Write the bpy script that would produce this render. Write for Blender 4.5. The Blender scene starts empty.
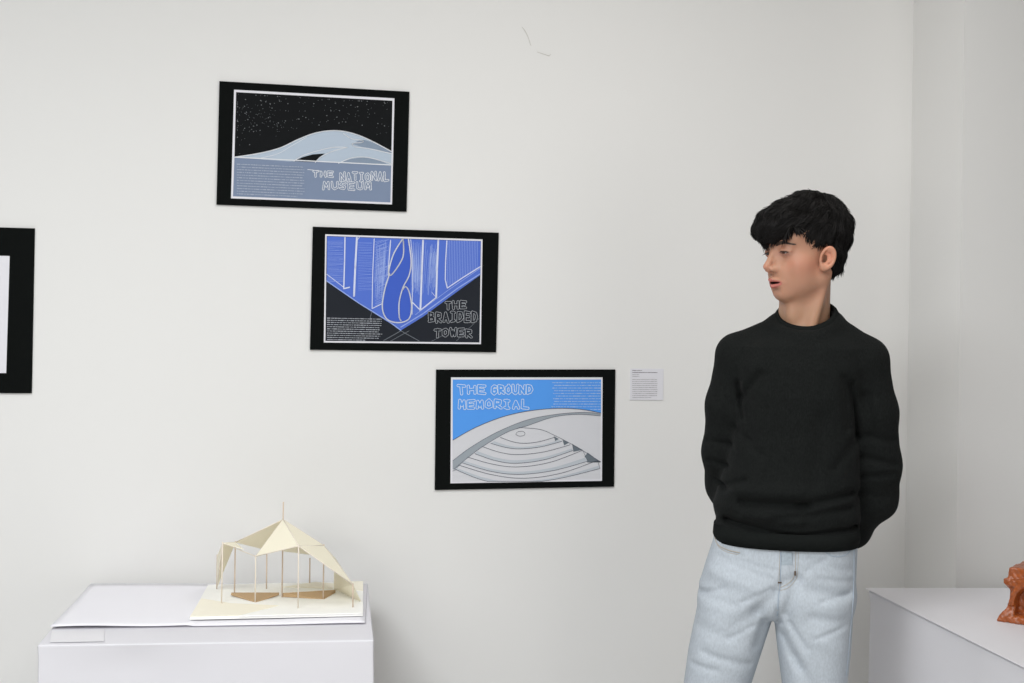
import bpy, bmesh, math, random
import numpy as np
from mathutils import Vector, Matrix
from mathutils.bvhtree import BVHTree

# ------------------------------------------------------------------ camera, world, lights, exposure
SC = bpy.context.scene
COL = SC.collection
FPX = 1422.0            # focal length in pixels of the 1024 px wide frame
HOR = 296.0             # eye level in the frame
EYE = 1.55              # camera height
ROLL = 0.016
cr, sr = math.cos(ROLL), math.sin(ROLL)
cam_data = bpy.data.cameras.new('camera')
cam = bpy.data.objects.new('camera', cam_data)
COL.objects.link(cam)
cam_data.sensor_width = 36.0
cam_data.lens = 36.0 * FPX / 1024.0
cam_data.shift_y = -(341.5 - HOR) / 1024.0
cam_data.clip_start = 0.05
right, up, back = Vector((cr, 0, sr)), Vector((-sr, 0, cr)), Vector((0, -1, 0))
cam.matrix_world = Matrix(((right.x, up.x, back.x, 0), (right.y, up.y, back.y, 0), (right.z, up.z, back.z, EYE), (0, 0, 0, 1)))
SC.camera = cam

SC.view_settings.view_transform = 'Standard'
SC.view_settings.look = 'None'
SC.view_settings.gamma = 1.0
SC.view_settings.use_curve_mapping = False
SC.view_settings.exposure = 0.04

world = bpy.data.worlds.new('world')
SC.world = world
world.use_nodes = True
world.node_tree.nodes['Background'].inputs[0].default_value = (0.80, 0.90, 1.0, 1)
world.node_tree.nodes['Background'].inputs[1].default_value = 0.05

def area(name, loc, target, sx, sy, power, color):
    d = bpy.data.lights.new(name, 'AREA')
    d.shape = 'RECTANGLE'; d.size = sx; d.size_y = sy; d.energy = power; d.color = color
    o = bpy.data.objects.new(name, d); COL.objects.link(o)
    o.location = loc
    o.rotation_euler = (Vector(target) - Vector(loc)).to_track_quat('-Z', 'Y').to_euler()
    return o
TGT = (0.1, 3.9, 1.3)
area('ceiling_light', (-1.0, 0.8, 2.9), (-1.0, 0.81, 0), 1.2, 1.2, 84, (0.95, 0.98, 1.0))
area('ceiling_light', (0.6, 2.4, 2.9), (0.6, 2.41, 0), 1.2, 1.2, 17, (1.0, 0.975, 0.94))
area('studio_lamp', (-1.0, -0.1, 1.75), TGT, 1.4, 1.4, 31, (1.0, 0.985, 0.96))
area('right_fill', (2.2, 0.6, 1.4), (1.3, 3.9, 1.1), 1.4, 1.4, 12, (1.0, 0.98, 0.95))  # added fill that brightens the lower right wall, not a window

# ------------------------------------------------------------------ helpers
def unp(px, py, Y):
    "metric position of a photo measurement at the distance Y"
    u, v = (px - 512) / FPX, (HOR - py) / FPX
    return Vector((Y * (u * cr - v * sr), Y, EYE + Y * (u * sr + v * cr)))
def unz(px, py, Z):
    "metric position of a photo measurement at the height Z"
    u, v = (px - 512) / FPX, (HOR - py) / FPX
    Y = (Z - EYE) / (u * sr + v * cr)
    return unp(px, py, Y)

def tag(o, label=None, cat=None, group=None, kind=None):
    if label: o['label'] = label
    if cat: o['category'] = cat
    if group: o['group'] = group
    if kind: o['kind'] = kind
    return o
def empty(name, loc=(0, 0, 0), rz=0):
    o = bpy.data.objects.new(name, None); COL.objects.link(o)
    o.location = loc; o.rotation_euler = (0, 0, rz); o.empty_display_size = 0.05
    return o
def link_mesh(name, verts, faces, mat, parent=None, smooth=False):
    me = bpy.data.meshes.new(name)
    if isinstance(verts, np.ndarray): verts = verts.tolist()
    if isinstance(faces, np.ndarray): faces = faces.tolist()
    me.from_pydata(verts, [], faces); me.update()
    if smooth: me.polygons.foreach_set('use_smooth', [True] * len(me.polygons))
    mats = mat if isinstance(mat, (list, tuple)) else [mat]
    for m in mats: me.materials.append(m)
    o = bpy.data.objects.new(name, me); COL.objects.link(o)
    if parent: o.parent = parent
    return o

class MB:
    def __init__(s): s.v = []; s.f = []
    def add(s, vs, fs):
        n = len(s.v); s.v += [tuple(p) for p in vs]; s.f += [tuple(i + n for i in f) for f in fs]
    def box(s, c, d):
        x, y, z = c; a, b, e = d[0] / 2, d[1] / 2, d[2] / 2
        s.add([(x - a, y - b, z - e), (x + a, y - b, z - e), (x + a, y + b, z - e), (x - a, y + b, z - e),
               (x - a, y - b, z + e), (x + a, y - b, z + e), (x + a, y + b, z + e), (x - a, y + b, z + e)],
              [(3, 2, 1, 0), (4, 5, 6, 7), (0, 1, 5, 4), (1, 2, 6, 5), (2, 3, 7, 6), (3, 0, 4, 7)])
    def tube(s, pts, rad, n=6):
        pts = [Vector(p) for p in pts]
        if not isinstance(rad, (list, tuple)): rad = [rad] * len(pts)
        rings = []; vs = []; ref = None
        for i, p in enumerate(pts):
            t = (pts[min(i + 1, len(pts) - 1)] - pts[max(i - 1, 0)])
            if t.length < 1e-9: t = Vector((0, 0, 1))
            t.normalize()
            if ref is None: ref = t.orthogonal()
            a = (ref - t * ref.dot(t))
            if a.length < 1e-6: a = t.orthogonal()
            a.normalize(); ref = a; b = t.cross(a)
            for k in range(n):
                w = 2 * math.pi * k / n
                vs.append(p + (a * math.cos(w) + b * math.sin(w)) * rad[i])
        fs = []
        for i in range(len(pts) - 1):
            for k in range(n):
                fs.append((i * n + k, i * n + (k + 1) % n, (i + 1) * n + (k + 1) % n, (i + 1) * n + k))
        fs.append(tuple(range(n))[::-1]); fs.append(tuple(range((len(pts) - 1) * n, len(pts) * n)))
        s.add(vs, fs)
    def prism(s, quad, z0, z1):
        n = len(quad)
        s.add([(p[0], p[1], z0) for p in quad] + [(p[0], p[1], z1) for p in quad],
              [tuple(range(n))[::-1], tuple(range(n, 2 * n))] + [(i, (i + 1) % n, n + (i + 1) % n, n + i) for i in range(n)])
    def build(s, name, mat, parent=None, smooth=False):
        return link_mesh(name, s.v, s.f, mat, parent, smooth)
def bevel(o, w, seg=3):
    m = o.modifiers.new('bevel', 'BEVEL'); m.width = w; m.segments = seg; m.limit_method = 'ANGLE'; m.angle_limit = 0.6
    return o

def srgb(r, g, b):
    f = lambda c: (c / 255 / 12.92) if c / 255 <= 0.04045 else ((c / 255 + 0.055) / 1.055) ** 2.4
    return (f(r), f(g), f(b), 1)
def mat(name, col, rough=0.6, bump=0.0, scale=60, var=0.0, spec=0.5, stretch=None, trans=0.0, vcol=False, sss=0.0, sheen=0.0, detail=4, dist=0.002):
    m = bpy.data.materials.new(name); m.use_nodes = True
    nt = m.node_tree; b = nt.nodes['Principled BSDF']
    b.inputs['Base Color'].default_value = col
    b.inputs['Roughness'].default_value = rough
    b.inputs['Specular IOR Level'].default_value = spec
    if sheen:
        b.inputs['Sheen Weight'].default_value = sheen; b.inputs['Sheen Roughness'].default_value = 0.5
    if sss:
        b.inputs['Subsurface Weight'].default_value = sss
        b.inputs['Subsurface Radius'].default_value = (0.012, 0.005, 0.003)
        b.inputs['Subsurface Scale'].default_value = 0.5
    base = None
    if vcol:
        a = nt.nodes.new('ShaderNodeVertexColor'); a.layer_name = 'Col'; base = a.outputs[0]
        nt.links.new(base, b.inputs['Base Color'])
    tc = nt.nodes.new('ShaderNodeTexCoord'); mp = nt.nodes.new('ShaderNodeMapping')
    nt.links.new(tc.outputs['Object'], mp.inputs[0])
    if stretch: mp.inputs['Scale'].default_value = stretch
    n = nt.nodes.new('ShaderNodeTexNoise'); n.inputs['Scale'].default_value = scale; n.inputs['Detail'].default_value = detail
    nt.links.new(mp.outputs[0], n.inputs['Vector'])
    if var:
        mx = nt.nodes.new('ShaderNodeMix'); mx.data_type = 'RGBA'; mx.blend_type = 'MULTIPLY'
        mx.inputs[0].default_value = 1.0
        cv = nt.nodes.new('ShaderNodeValToRGB')
        cv.color_ramp.elements[0].position = 0.3; cv.color_ramp.elements[1].position = 0.7
        k = 1 - var; cv.color_ramp.elements[0].color = (k, k, k, 1); cv.color_ramp.elements[1].color = (1, 1, 1, 1)
        nt.links.new(n.outputs[0], cv.inputs[0])
        if base is None: mx.inputs[6].default_value = col
        else: nt.links.new(base, mx.inputs[6])
        nt.links.new(cv.outputs[0], mx.inputs[7]); nt.links.new(mx.outputs[2], b.inputs['Base Color'])
    if bump:
        bp = nt.nodes.new('ShaderNodeBump'); bp.inputs['Strength'].default_value = bump; bp.inputs['Distance'].default_value = dist
        nt.links.new(n.outputs[0], bp.inputs['Height']); nt.links.new(bp.outputs[0], b.inputs['Normal'])
    if trans:
        tr = nt.nodes.new('ShaderNodeBsdfTranslucent'); tr.inputs[0].default_value = col
        ms = nt.nodes.new('ShaderNodeMixShader'); ms.inputs[0].default_value = trans
        out = nt.nodes['Material Output']
        nt.links.new(b.outputs[0], ms.inputs[1]); nt.links.new(tr.outputs[0], ms.inputs[2]); nt.links.new(ms.outputs[0], out.inputs[0])
    return m

WALLM = mat('painted_wall', (0.80, 0.795, 0.78, 1), 0.75, bump=0.05, scale=40, spec=0.3)
FLOORM = mat('floor_concrete', (0.58, 0.57, 0.55, 1), 0.5, bump=0.05, scale=8, var=0.12)
PAPER = mat('white_paper', (0.69, 0.68, 0.715, 1), 0.6, bump=0.5, scale=5, spec=0.3, dist=0.01, detail=2)
PAPER2 = mat('white_sheet_paper', (0.84, 0.83, 0.875, 1), 0.6, bump=0.1, scale=4, spec=0.3, dist=0.008, detail=2)
PAPERR = mat('wrapping_paper_grey', (0.72, 0.71, 0.74, 1), 0.55, bump=0.25, scale=5, spec=0.3, dist=0.01, detail=2)
BLACKB = mat('black_board', (0.0045, 0.0055, 0.0052, 1), 0.8, spec=0.06)
PRINTW = mat('print_white', (0.76, 0.755, 0.80, 1), 0.5, spec=0.3)

# ------------------------------------------------------------------ the room
TH = math.radians(12.5)
WU = Vector((math.cos(TH), math.sin(TH), 0))          # along the back wall
WN = Vector((math.sin(TH), -math.cos(TH), 0))         # out of the wall, into the room
W0 = unp(524, 296, 3.9); W0.z = 0
def on_wall(px, py):
    "(distance along wall, height) of a photo measurement on the wall"
    d = unp(px, py, 1.0) - Vector((0, 0, EYE))
    t = W0.dot(WN) / d.dot(WN)
    p = Vector((0, 0, EYE)) + d * t
    return (p - W0).dot(WU), p.z
U_C = on_wall(909, 300)[0]                            # inner corner where the pilaster starts
def along(u, n=0.0, z=0.0): return W0 + WU * u + WN * n + Vector((0, 0, z))
# how far the projecting wall stands out, from where its outer edge is seen
d960 = unp(960, 300, 1.0); d960 = Vector((d960.x, d960.y, 0))
pc = along(U_C)
# |t*d960 - pc| along WN
den = d960.dot(WU); tt = pc.dot(WU) / den
PROJ = (d960 * tt - pc).dot(WN)
def wall_box(name, u0, u1, n0, n1, z0, z1, m):
    mb = MB()
    q = [along(u0, n0), along(u1, n0), along(u1, n1), along(u0, n1)]
    mb.prism(q, z0, z1)
    o = mb.build(name, m); o['kind'] = 'structure'; return o
HC = 3.0
wall_box('wall_back', -3.2, U_C, -0.12, 0.0, 0, HC, WALLM)
wall_box('wall_right', U_C, U_C + 1.3, -0.12, PROJ, 0, HC, WALLM)
wall_box('floor', -3.4, 2.9, -0.12, 5.2, -0.1, 0, FLOORM)
wall_box('ceiling', -3.2, 2.9, -0.12, 4.6, HC, HC + 0.1, WALLM)

mb = MB()                                             # faint pencil-like scuffs left on the wall
SCUFF = mat('scuff', (0.52, 0.50, 0.46, 1), 0.8)
def wp(px, py, n=0.0004):
    u, z = on_wall(px, py); return along(u, n, z)
mb.tube([wp(522, 27), wp(525, 31), wp(528, 37), wp(531, 46)], [0.0006, 0.0009, 0.0007, 0.0006], 5)
mb.tube([wp(537, 52), wp(543, 54), wp(549, 56), wp(551, 54)], [0.0005, 0.0008, 0.001, 0.0005], 5)
sc_o = mb.build('wall_scuff_1', SCUFF); sc_o['kind'] = 'structure'

# ------------------------------------------------------------------ posters
LETTERS = {
 'T': [[(0, 1), (1, 1)], [(.5, 1), (.5, 0)]], 'H': [[(0, 1), (0, 0)], [(1, 1), (1, 0)], [(0, .5), (1, .5)]],
 'E': [[(1, 1), (0, 1), (0, 0), (1, 0)], [(0, .5), (.8, .5)]], 'N': [[(0, 0), (0, 1), (1, 0), (1, 1)]],
 'A': [[(0, 0), (.45, 1), (1, 0)], [(.2, .38), (.8, .38)]], 'I': [[(0, 1), (1, 1)], [(.5, 1), (.5, 0)], [(0, 0), (1, 0)]],
 'O': [[(.5, 1), (.05, .75), (.05, .25), (.5, 0), (.95, .25), (.95, .75), (.5, 1)]], 'L': [[(0, 1), (0, 0), (1, 0)]],
 'M': [[(0, 0), (.1, 1), (.5, .3), (.9, 1), (1, 0)]], 'U': [[(0, 1), (.05, .2), (.5, 0), (.95, .2), (1, 1)]],
 'S': [[(1, .9), (.4, 1), (.05, .75), (.9, .35), (.7, 0), (0, .1)]], 'R': [[(0, 0), (0, 1), (.85, .9), (.85, .55), (0, .48), (1, 0)]],
 'B': [[(0, 0), (0, 1), (.8, .9), (.75, .6), (.1, .5), (.95, .4), (.9, .08), (0, 0)]], 'D': [[(0, 0), (0, 1), (.7, .9), (1, .5), (.7, .1), (0, 0)]],
 'W': [[(0, 1), (.2, 0), (.5, .7), (.8, 0), (1, 1)]], 'G': [[(.95, .85), (.5, 1), (.05, .75), (.05, .25), (.5, 0), (.95, .2), (.95, .5), (.55, .5)]],
}
def ink(name, c, rough=0.7): return mat(name, c, rough, spec=0.08)
WHITE_INK = ink('white_ink', (0.74, 0.76, 0.80, 1))
def simplemb(): return MB()

class Poster:
    """A board on the wall with a print; artwork coordinates are read off an enlarged view (sc, ox, oy)."""
    def __init__(s, name, label, cat, sc, ox, oy, board, prnt, seed, name_print='print'):
        s.sc, s.ox, s.oy = sc, ox, oy
        s.rng = random.Random(seed)
        B = [Vector(s.w(*p)) for p in board]      # TL TR BR BL in (u, z)
        c = sum(B, Vector((0, 0))) / 4
        xw = ((B[1] - B[0]) + (B[2] - B[3])) / 2; yh = ((B[0] - B[3]) + (B[1] - B[2])) / 2
        s.W, s.H = xw.length, yh.length
        rot = math.atan2(xw.y, xw.x)
        s.c, s.rot = c, rot
        s.root = empty(name)
        X = (WU * math.cos(rot) + Vector((0, 0, math.sin(rot)))); Z = WN; Y = Z.cross(X)
        o = along(c.x, 0, c.y)
        s.root.matrix_world = Matrix(((X.x, Y.x, Z.x, o.x), (X.y, Y.y, Z.y, o.y), (X.z, Y.z, Z.z, o.z), (0, 0, 0, 1)))
        tag(s.root, label, cat)
        m = MB(); m.box((0, 0, 0.0035), (s.W, s.H, 0.005))
        s.board = m.build('board', BLACKB, s.root)
        Q = [Vector(s.l(*p)) for p in prnt]
        s.P0 = Q
        m = MB(); z = 0.0061
        m.add([(q.x, q.y, z - 0.0003) for q in Q] + [(q.x, q.y, z) for q in Q],
              [(0, 1, 2, 3), (7, 6, 5, 4), (0, 4, 5, 1), (1, 5, 6, 2), (2, 6, 7, 3), (3, 7, 4, 0)])
        s.print = m.build(name_print, PRINTW, s.root)
        s.layer = 0
    def w(s, x, y): return on_wall(s.ox + x / s.sc, s.oy + y / s.sc)
    def l(s, x, y):
        u, z = s.w(x, y); d = Vector((u, z)) - s.c
        c, r = math.cos(s.rot), math.sin(s.rot)
        return (d.x * c + d.y * r, -d.x * r + d.y * c)
    def z(s):
        s.layer += 1; return 0.0061 + 0.00016 * s.layer
    def poly(s, name, polys, m):
        z = s.z(); bm = bmesh.new()
        for P in polys:
            vs = [bm.verts.new((*s.l(*p), z)) for p in P]
            es = [bm.edges.new((vs[i], vs[(i + 1) % len(vs)])) for i in range(len(vs))]
            bmesh.ops.triangle_fill(bm, edges=es, use_beauty=True, use_dissolve=False)
        for f in bm.faces:
            f.normal_update()
            if f.normal.z < 0: f.normal_flip()
        me = bpy.data.meshes.new(name); bm.to_mesh(me); bm.free(); me.materials.append(m)
        o = bpy.data.objects.new(name, me); COL.objects.link(o); o.parent = s.print
        return o
    def ribbon(s, mb, pts, w, z, caps=False):
        P = [Vector((*s.l(*p), z)) for p in pts]; h = w / 2 / s.sc / 372
        for i in range(len(P) - 1):
            t = P[i + 1] - P[i]
            if t.length < 1e-7: continue
            t.normalize(); n = Vector((-t.y, t.x, 0)) * h; e = t * h * 0.3
            mb.add([P[i] - e - n, P[i + 1] + e - n, P[i + 1] + e + n, P[i] - e + n], [(0, 1, 2, 3)])
        if caps:
            for p in P:
                mb.add([p + Vector((math.cos(k * math.pi / 4) * h, math.sin(k * math.pi / 4) * h, 0)) for k in range(8)], [tuple(range(8))])
    def lines(s, name, strokes, m, caps=False):
        mb = MB(); z = s.z()
        for pts, w in strokes: s.ribbon(mb, pts, w, z + s.rng.random() * 0.00003, caps)
        o = mb.build(name, m, s.print)
        if name in ('hatching', 'star_specks', 'pavement_lines', 'text_block', 'caption_text'): o['kind'] = 'stuff'
        return o
    def title(s, name, words, outline, fill, wo, wi):
        "hollow hand-drawn capitals: fat stroke with a slimmer fill on top"
        r = s.rng; st = []
        for text, x0, y0, x1, y1 in words:
            y0 += wo * .4; y1 -= wo * .4
            n = len(text); adv = (x1 - x0) / n
            for i, ch in enumerate(text):
                gw = adv * (0.42 if ch == 'I' else 0.62); gx = x0 + adv * i + (adv - gw) / 2
                dy = r.uniform(-1, 1) * (y1 - y0) * 0.07
                jit = [r.uniform(-.07, .07) for _ in range(40)]
                for a, path in enumerate(LETTERS[ch]):
                    pts = []
                    for j, (u, v) in enumerate(path):
                        pts.append((gx + (u + jit[(a * 7 + j) % 40]) * gw, y1 + dy - (v + jit[(a * 5 + j + 13) % 40]) * (y1 - y0)))
                    st.append(pts)
        # rasterised into one flat sheet of cells: outline cells and hollow-inside cells never overlap
        segs = np.array([(*p[k], *p[k + 1]) for p in st for k in range(len(p) - 1)], float)
        x0, x1 = segs[:, [0, 2]].min() - wo, segs[:, [0, 2]].max() + wo; y0, y1 = segs[:, [1, 3]].min() - wo, segs[:, [1, 3]].max() + wo
        c = 0.8; gx = np.arange(x0, x1, c); gy = np.arange(y0, y1, c)
        X, Y = np.meshgrid(gx + c / 2, gy + c / 2); D = np.full(X.shape, 1e9)
        for ax_, ay_, bx_, by_ in segs:
            dx, dy = bx_ - ax_, by_ - ay_; t = np.clip(((X - ax_) * dx + (Y - ay_) * dy) / (dx * dx + dy * dy + 1e-9), 0, 1)
            D = np.minimum(D, np.hypot(X - ax_ - dx * t, Y - ay_ - dy * t))
        K = np.where(D < wi / 2, 2, np.where(D < wo / 2, 1, 0)); z = s.z(); v = []; f = []; mi = []
        for a in range(len(gy)):
            b = 0
            while b < len(gx):
                e = b
                while e < len(gx) and K[a, e] == K[a, b]: e += 1
                if K[a, b]:
                    n = len(v); v += [(*s.l(gx[b], gy[a] + c), z), (*s.l(gx[b] + c * (e - b), gy[a] + c), z), (*s.l(gx[b] + c * (e - b), gy[a]), z), (*s.l(gx[b], gy[a]), z)]
                    f.append((n, n + 1, n + 2, n + 3)); mi.append(int(K[a, b]) - 1)
                b = e
        o = link_mesh(name, v, f, [outline, fill], s.print); o.data.polygons.foreach_set('material_index', mi)
        return o
    def text(s, name, x0, y0, x1, y1, rows, m, w, last=0.7, align='l', slope=0.0, ragged=0.04):
        st = []; r = s.rng; dy = (y1 - y0) / (rows - 1)
        for k in range(rows):
            y = y0 + dy * k; L = (x1 - x0) * (1 - r.random() * ragged)
            if k == rows - 1: L *= last
            xs = x0 if align == 'l' else x1 - L
            x = xs
            while x < xs + L:
                ww = r.uniform(3, 17); e = min(x + ww, xs + L)
                st.append(([(x, y + slope * (x - x0)), (e, y + slope * (e - x0))], w * r.uniform(.55, 1.1))); x = e + r.uniform(2, 5)
        return s.lines(name, st, m)

def curve(pts, n=8):
    "Catmull-Rom through points"
    out = []
    P = [pts[0]] + list(pts) + [pts[-1]]
    for i in range(1, len(P) - 2):
        p0, p1, p2, p3 = P[i - 1], P[i], P[i + 1], P[i + 2]
        for k in range(n):
            t = k / n
            out.append(tuple(0.5 * ((2 * b) + (-a + c) * t + (2 * a - 5 * b + 4 * c - d) * t * t + (-a + 3 * b - 3 * c + d) * t ** 3) for a, b, c, d in zip(p0, p1, p2, p3)))
    out.append(tuple(pts[-1])); return out

# --- poster one: the black night sky over a pale dune-shaped museum
p = Poster('poster', 'black-mounted print of a pale curved museum under a starry night sky, highest of the three', 'poster', 4.876, 210, 75,
           [(47, 32), (971, 82), (957, 668), (30, 632)], [(117, 73), (898, 115), (886, 632), (102, 602)], 1)
NIGHT = ink('night_ink', (0.008, 0.009, 0.010, 1)); GB = ink('greyblue_ink', (0.215, 0.27, 0.385, 1)); PALE = ink('pale_blue_ink', (0.46, 0.54, 0.64, 1)); MID = ink('mid_greyblue_ink', (0.25, 0.31, 0.40, 1))
p.poly('night_sky', [[(127, 85), (888, 127), (882, 440), (119, 402)]], NIGHT)
p.poly('ground_field', [[(119, 402), (882, 440), (878, 622), (112, 592)]], GB)
top = curve([(119, 402), (240, 383), (340, 357), (430, 315), (510, 285), (590, 273), (660, 278), (730, 298), (800, 330), (884, 375)])
p.poly('museum_shell', [top + [(882, 440), (700, 434), (500, 424), (380, 422), (240, 412)]], PALE)
p.poly('shell_shade', [
    curve([(695, 338), (735, 318), (790, 330), (884, 377)]) + curve([(884, 385), (800, 362), (740, 352), (695, 338)]),
    curve([(500, 378), (570, 362), (665, 356)]) + curve([(665, 356), (600, 368), (560, 385), (500, 378)]),
    curve([(625, 432), (680, 412), (750, 404), (820, 418), (870, 438)])], MID)
p.poly('shell_opening', [[(408, 421), (450, 402), (500, 388), (560, 384), (535, 400), (512, 426)]], NIGHT)
p.lines('shell_outline', [(top, 5), ([(119, 402), (882, 440)], 5), (curve([(240, 408), (330, 385), (400, 345), (470, 305)]), 2.5),
    (curve([(408, 421), (450, 395), (520, 372), (600, 354), (668, 354)]), 4), (curve([(668, 354), (600, 372), (540, 400), (512, 428)]), 4),
    (curve([(650, 288), (690, 312), (740, 320), (740, 330), (694, 335), (710, 352), (780, 362), (884, 385)]), 4),
    (curve([(625, 432), (690, 405), (760, 402), (830, 418), (882, 434)]), 4)], WHITE_INK, True)
r = p.rng; stars = []
for k in range(230):
    x = r.gauss(230, 90) if k < 90 else r.uniform(135, 880); y = r.gauss(200, 60) if k < 90 else r.uniform(100, 390)
    x = min(max(x, 132), 880); y = max(y, 92 + (x - 127) * .055)
    lim = 395 if x < 200 else (250 if 430 < x < 800 else 300)
    if y > lim: y = lim - r.random() * 150
    y = max(y, 95 + (x - 127) * .055)
    q = r.choice([1.6, 1.6, 2, 2.4, 3.5])
    stars.append(([(x, y), (x + q, y)], q))
p.lines('star_specks', stars, ink('star_ink', (0.20, 0.21, 0.22, 1)))
p.title('title_lettering', [('THE', 497, 468, 604, 500), ('NATIONAL', 630, 474, 874, 520), ('MUSEUM', 545, 520, 790, 562)], WHITE_INK, GB, 11, 5.5)
p.lines('title_flourish', [([(475, 462), (510, 466), (540, 470)], 3)], WHITE_INK)
p.text('text_block', 131, 436, 462, 580, 12, ink('text_ink', (0.40, 0.45, 0.55, 1)), 4.6, slope=0.045, last=0.9)

# --- poster two: blue braided tower
p = Poster('poster', 'black-mounted print of a blue braided tower with white outlined title, middle of the three', 'poster', 4.876, 300, 220,
           [(60, 33), (966, 62), (955, 645), (50, 632)], [(122, 70), (888, 95), (880, 605), (115, 597)], 2)
BLUE = ink('blue_marker', (0.095, 0.175, 0.62, 1)); BLUE2 = ink('deep_blue_marker', (0.060, 0.125, 0.55, 1)); DARK = ink('charcoal_marker', (0.020, 0.023, 0.030, 1)); LB = ink('light_blue_line', (0.32, 0.42, 0.78, 1)); WB = ink('white_line', (0.66, 0.70, 0.86, 1))
DL = ink('grey_line', (0.20, 0.22, 0.25, 1))
p.poly('street_field', [[(129, 78), (880, 103), (873, 597), (123, 589)]], DARK)
p.poly('sky_field', [[(131, 80), (879, 104), (877, 268), (770, 345), (600, 470), (490, 538), (440, 505), (290, 410), (129, 297)]], BLUE)
r = p.rng; hat = []
for x in range(720, 872, 8): hat.append(([(x, 100), (x - 3, 322 - (x - 720) * .52)], 1.6))
for k in range(40):
    x = 365 + (k % 2) * 3; y = 105 + k * 8; hat.append(([(x, y), (x + 30 + r.random() * 38, max(y - 10 - r.random() * 22, 97))], 1.6))
for k in range(30):
    x = 372 + r.random() * 60; hat.append(([(x, 100 + r.random() * 120), (x - 14, 300 + r.random() * 90)], 1.2))
for k in range(34):
    x = 545 + (k % 5) * 9; hat.append(([(x + 6, 105 + r.random() * 60), (x - 5 + r.random() * 12, 280 + r.random() * 90)], 1.4))
for k in range(26):
    x = 600 + r.random() * 62; hat.append(([(x + 8, 110 + r.random() * 70), (x - 4, 260 + r.random() * 110)], 1.4))
for k in range(34):
    y = 100 + k * 6; hat.append(([(133, y + 4), (208, y - 3 + r.random() * 12)], 1.1))
for k in range(30):
    y = 110 + k * 8; hat.append(([(282, y), (350, y - 6 + r.random() * 10)], 1.0))
p.lines('hatching', hat, LB)
p.poly('braid_fill', [curve([(497, 95), (455, 165), (432, 245), (440, 275), (410, 345), (400, 430), (425, 485), (482, 500)]) + curve([(482, 500), (530, 480), (540, 420), (535, 350), (540, 230), (527, 95)])], BLUE2)
bl = []
for pts, w in [([(218, 85), (216, 200), (212, 335), (240, 328)], 6), ([(276, 85), (268, 230), (262, 370)], 9), ([(288, 85), (276, 100)], 3), ([(360, 92), (353, 260), (350, 432), (398, 408)], 4),
               ([(440, 100), (432, 200), (428, 270)], 5), ([(598, 100), (592, 260), (585, 440)], 9), ([(545, 400), (585, 440), (662, 378)], 5), ([(672, 100), (666, 240), (662, 378)], 9),
               ([(714, 102), (708, 200), (706, 290), (716, 332), (790, 282), (876, 228)], 5), ([(538, 95), (548, 200), (545, 460)], 3), ([(129, 264), (212, 328)], 3), ([(640, 352), (662, 378)], 2)]:
    bl.append((pts, w))
p.lines('building_lines', bl, WB, True)
p.lines('street_edge', [([(129, 297), (290, 408), (440, 500), (490, 538)], 5), ([(490, 522), (600, 455), (770, 330), (877, 262)], 5), ([(877, 235), (716, 345), (560, 462)], 2.5)], LB, True)
p.lines('pavement_lines', [([(405, 588), (490, 540), (580, 590)], 2.5), ([(440, 590), (530, 540)], 2), ([(350, 440), (340, 480)], 2), ([(760, 590), (870, 480)], 1.5), ([(640, 590), (700, 560)], 1.5)], DL)
p.lines('braid_outline', [(curve([(497, 95), (455, 165), (432, 245), (440, 270), (470, 235), (500, 180), (503, 120), (500, 95)]), 6),
    (curve([(527, 95), (540, 200), (530, 270), (500, 330), (482, 400), (482, 470), (490, 490)]), 6),
    (curve([(435, 262), (410, 345), (400, 430), (425, 485), (482, 500), (530, 480), (542, 420), (530, 350), (512, 325), (495, 345)]), 6)], WHITE_INK, True)
TITLEG = ink('chalk_grey', (0.36, 0.38, 0.41, 1))
p.title('title_lettering', [('THE', 702, 395, 812, 436), ('BRAIDED', 622, 447, 866, 500), ('TOWER', 650, 527, 840, 572)], TITLEG, DARK, 13, 8.5)
p.text('text_block', 131, 478, 402, 582, 11, ink('text_ink_two', (0.36, 0.38, 0.42, 1)), 4.4, slope=0.02, last=0.7, ragged=.08)

# --- poster three: ground memorial
p = Poster('poster', 'black-mounted print of a white stepped ground memorial under bright blue sky, lowest of the three', 'poster', 4.876, 425, 360,
           [(50, 47), (923, 45), (921, 617), (50, 632)], [(125, 84), (863, 84), (860, 588), (122, 600)], 3)
SKY = ink('sky_blue_ink', (0.10, 0.34, 0.86, 1)); GREY = ink('stone_grey', (0.34, 0.38, 0.42, 1)); STONE = ink('stone_white', (0.66, 0.665, 0.70, 1)); STONE2 = ink('stone_light_grey', (0.52, 0.56, 0.61, 1)); LINE = ink('dark_outline', (0.10, 0.11, 0.14, 1)); DG = ink('dark_stone_grey', (0.16, 0.19, 0.22, 1))
p.poly('stone_field', [[(133, 92), (855, 92), (853, 580), (132, 592)]], STONE)
sk = curve([(133, 390), (240, 330), (370, 278), (500, 248), (640, 235), (760, 240), (855, 258)])
p.poly('sky_field', [[(133, 95)] + [(855, 95)] + sk[::-1]], SKY)
p.poly('ring_wall_shade', [curve([(133, 490), (220, 425), (350, 350), (500, 290), (650, 262), (780, 254), (853, 262)]) + curve([(853, 272), (740, 264), (620, 278), (500, 318), (400, 350), (280, 420), (200, 480), (150, 530), (133, 530)])], GREY)
p.poly('step_shade', [[(790, 450), (853, 498), (845, 488), (788, 498), (775, 470)], [(715, 408), (765, 437), (722, 446)], [(668, 388), (700, 402), (675, 415)], [(625, 370), (650, 384), (632, 394)]], DG)
arcs = [((365, 376), (480, 405), (628, 376)), ((318, 405), (460, 432), (665, 395)), ((275, 420), (450, 460), (705, 412)), ((240, 455), (440, 502), (718, 440)), ((205, 472), (450, 520), (762, 440)), ((180, 500), (450, 556), (790, 492)), ((160, 510), (480, 575), (838, 488)), ((146, 532), (400, 602), (848, 528))]
st = []
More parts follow.
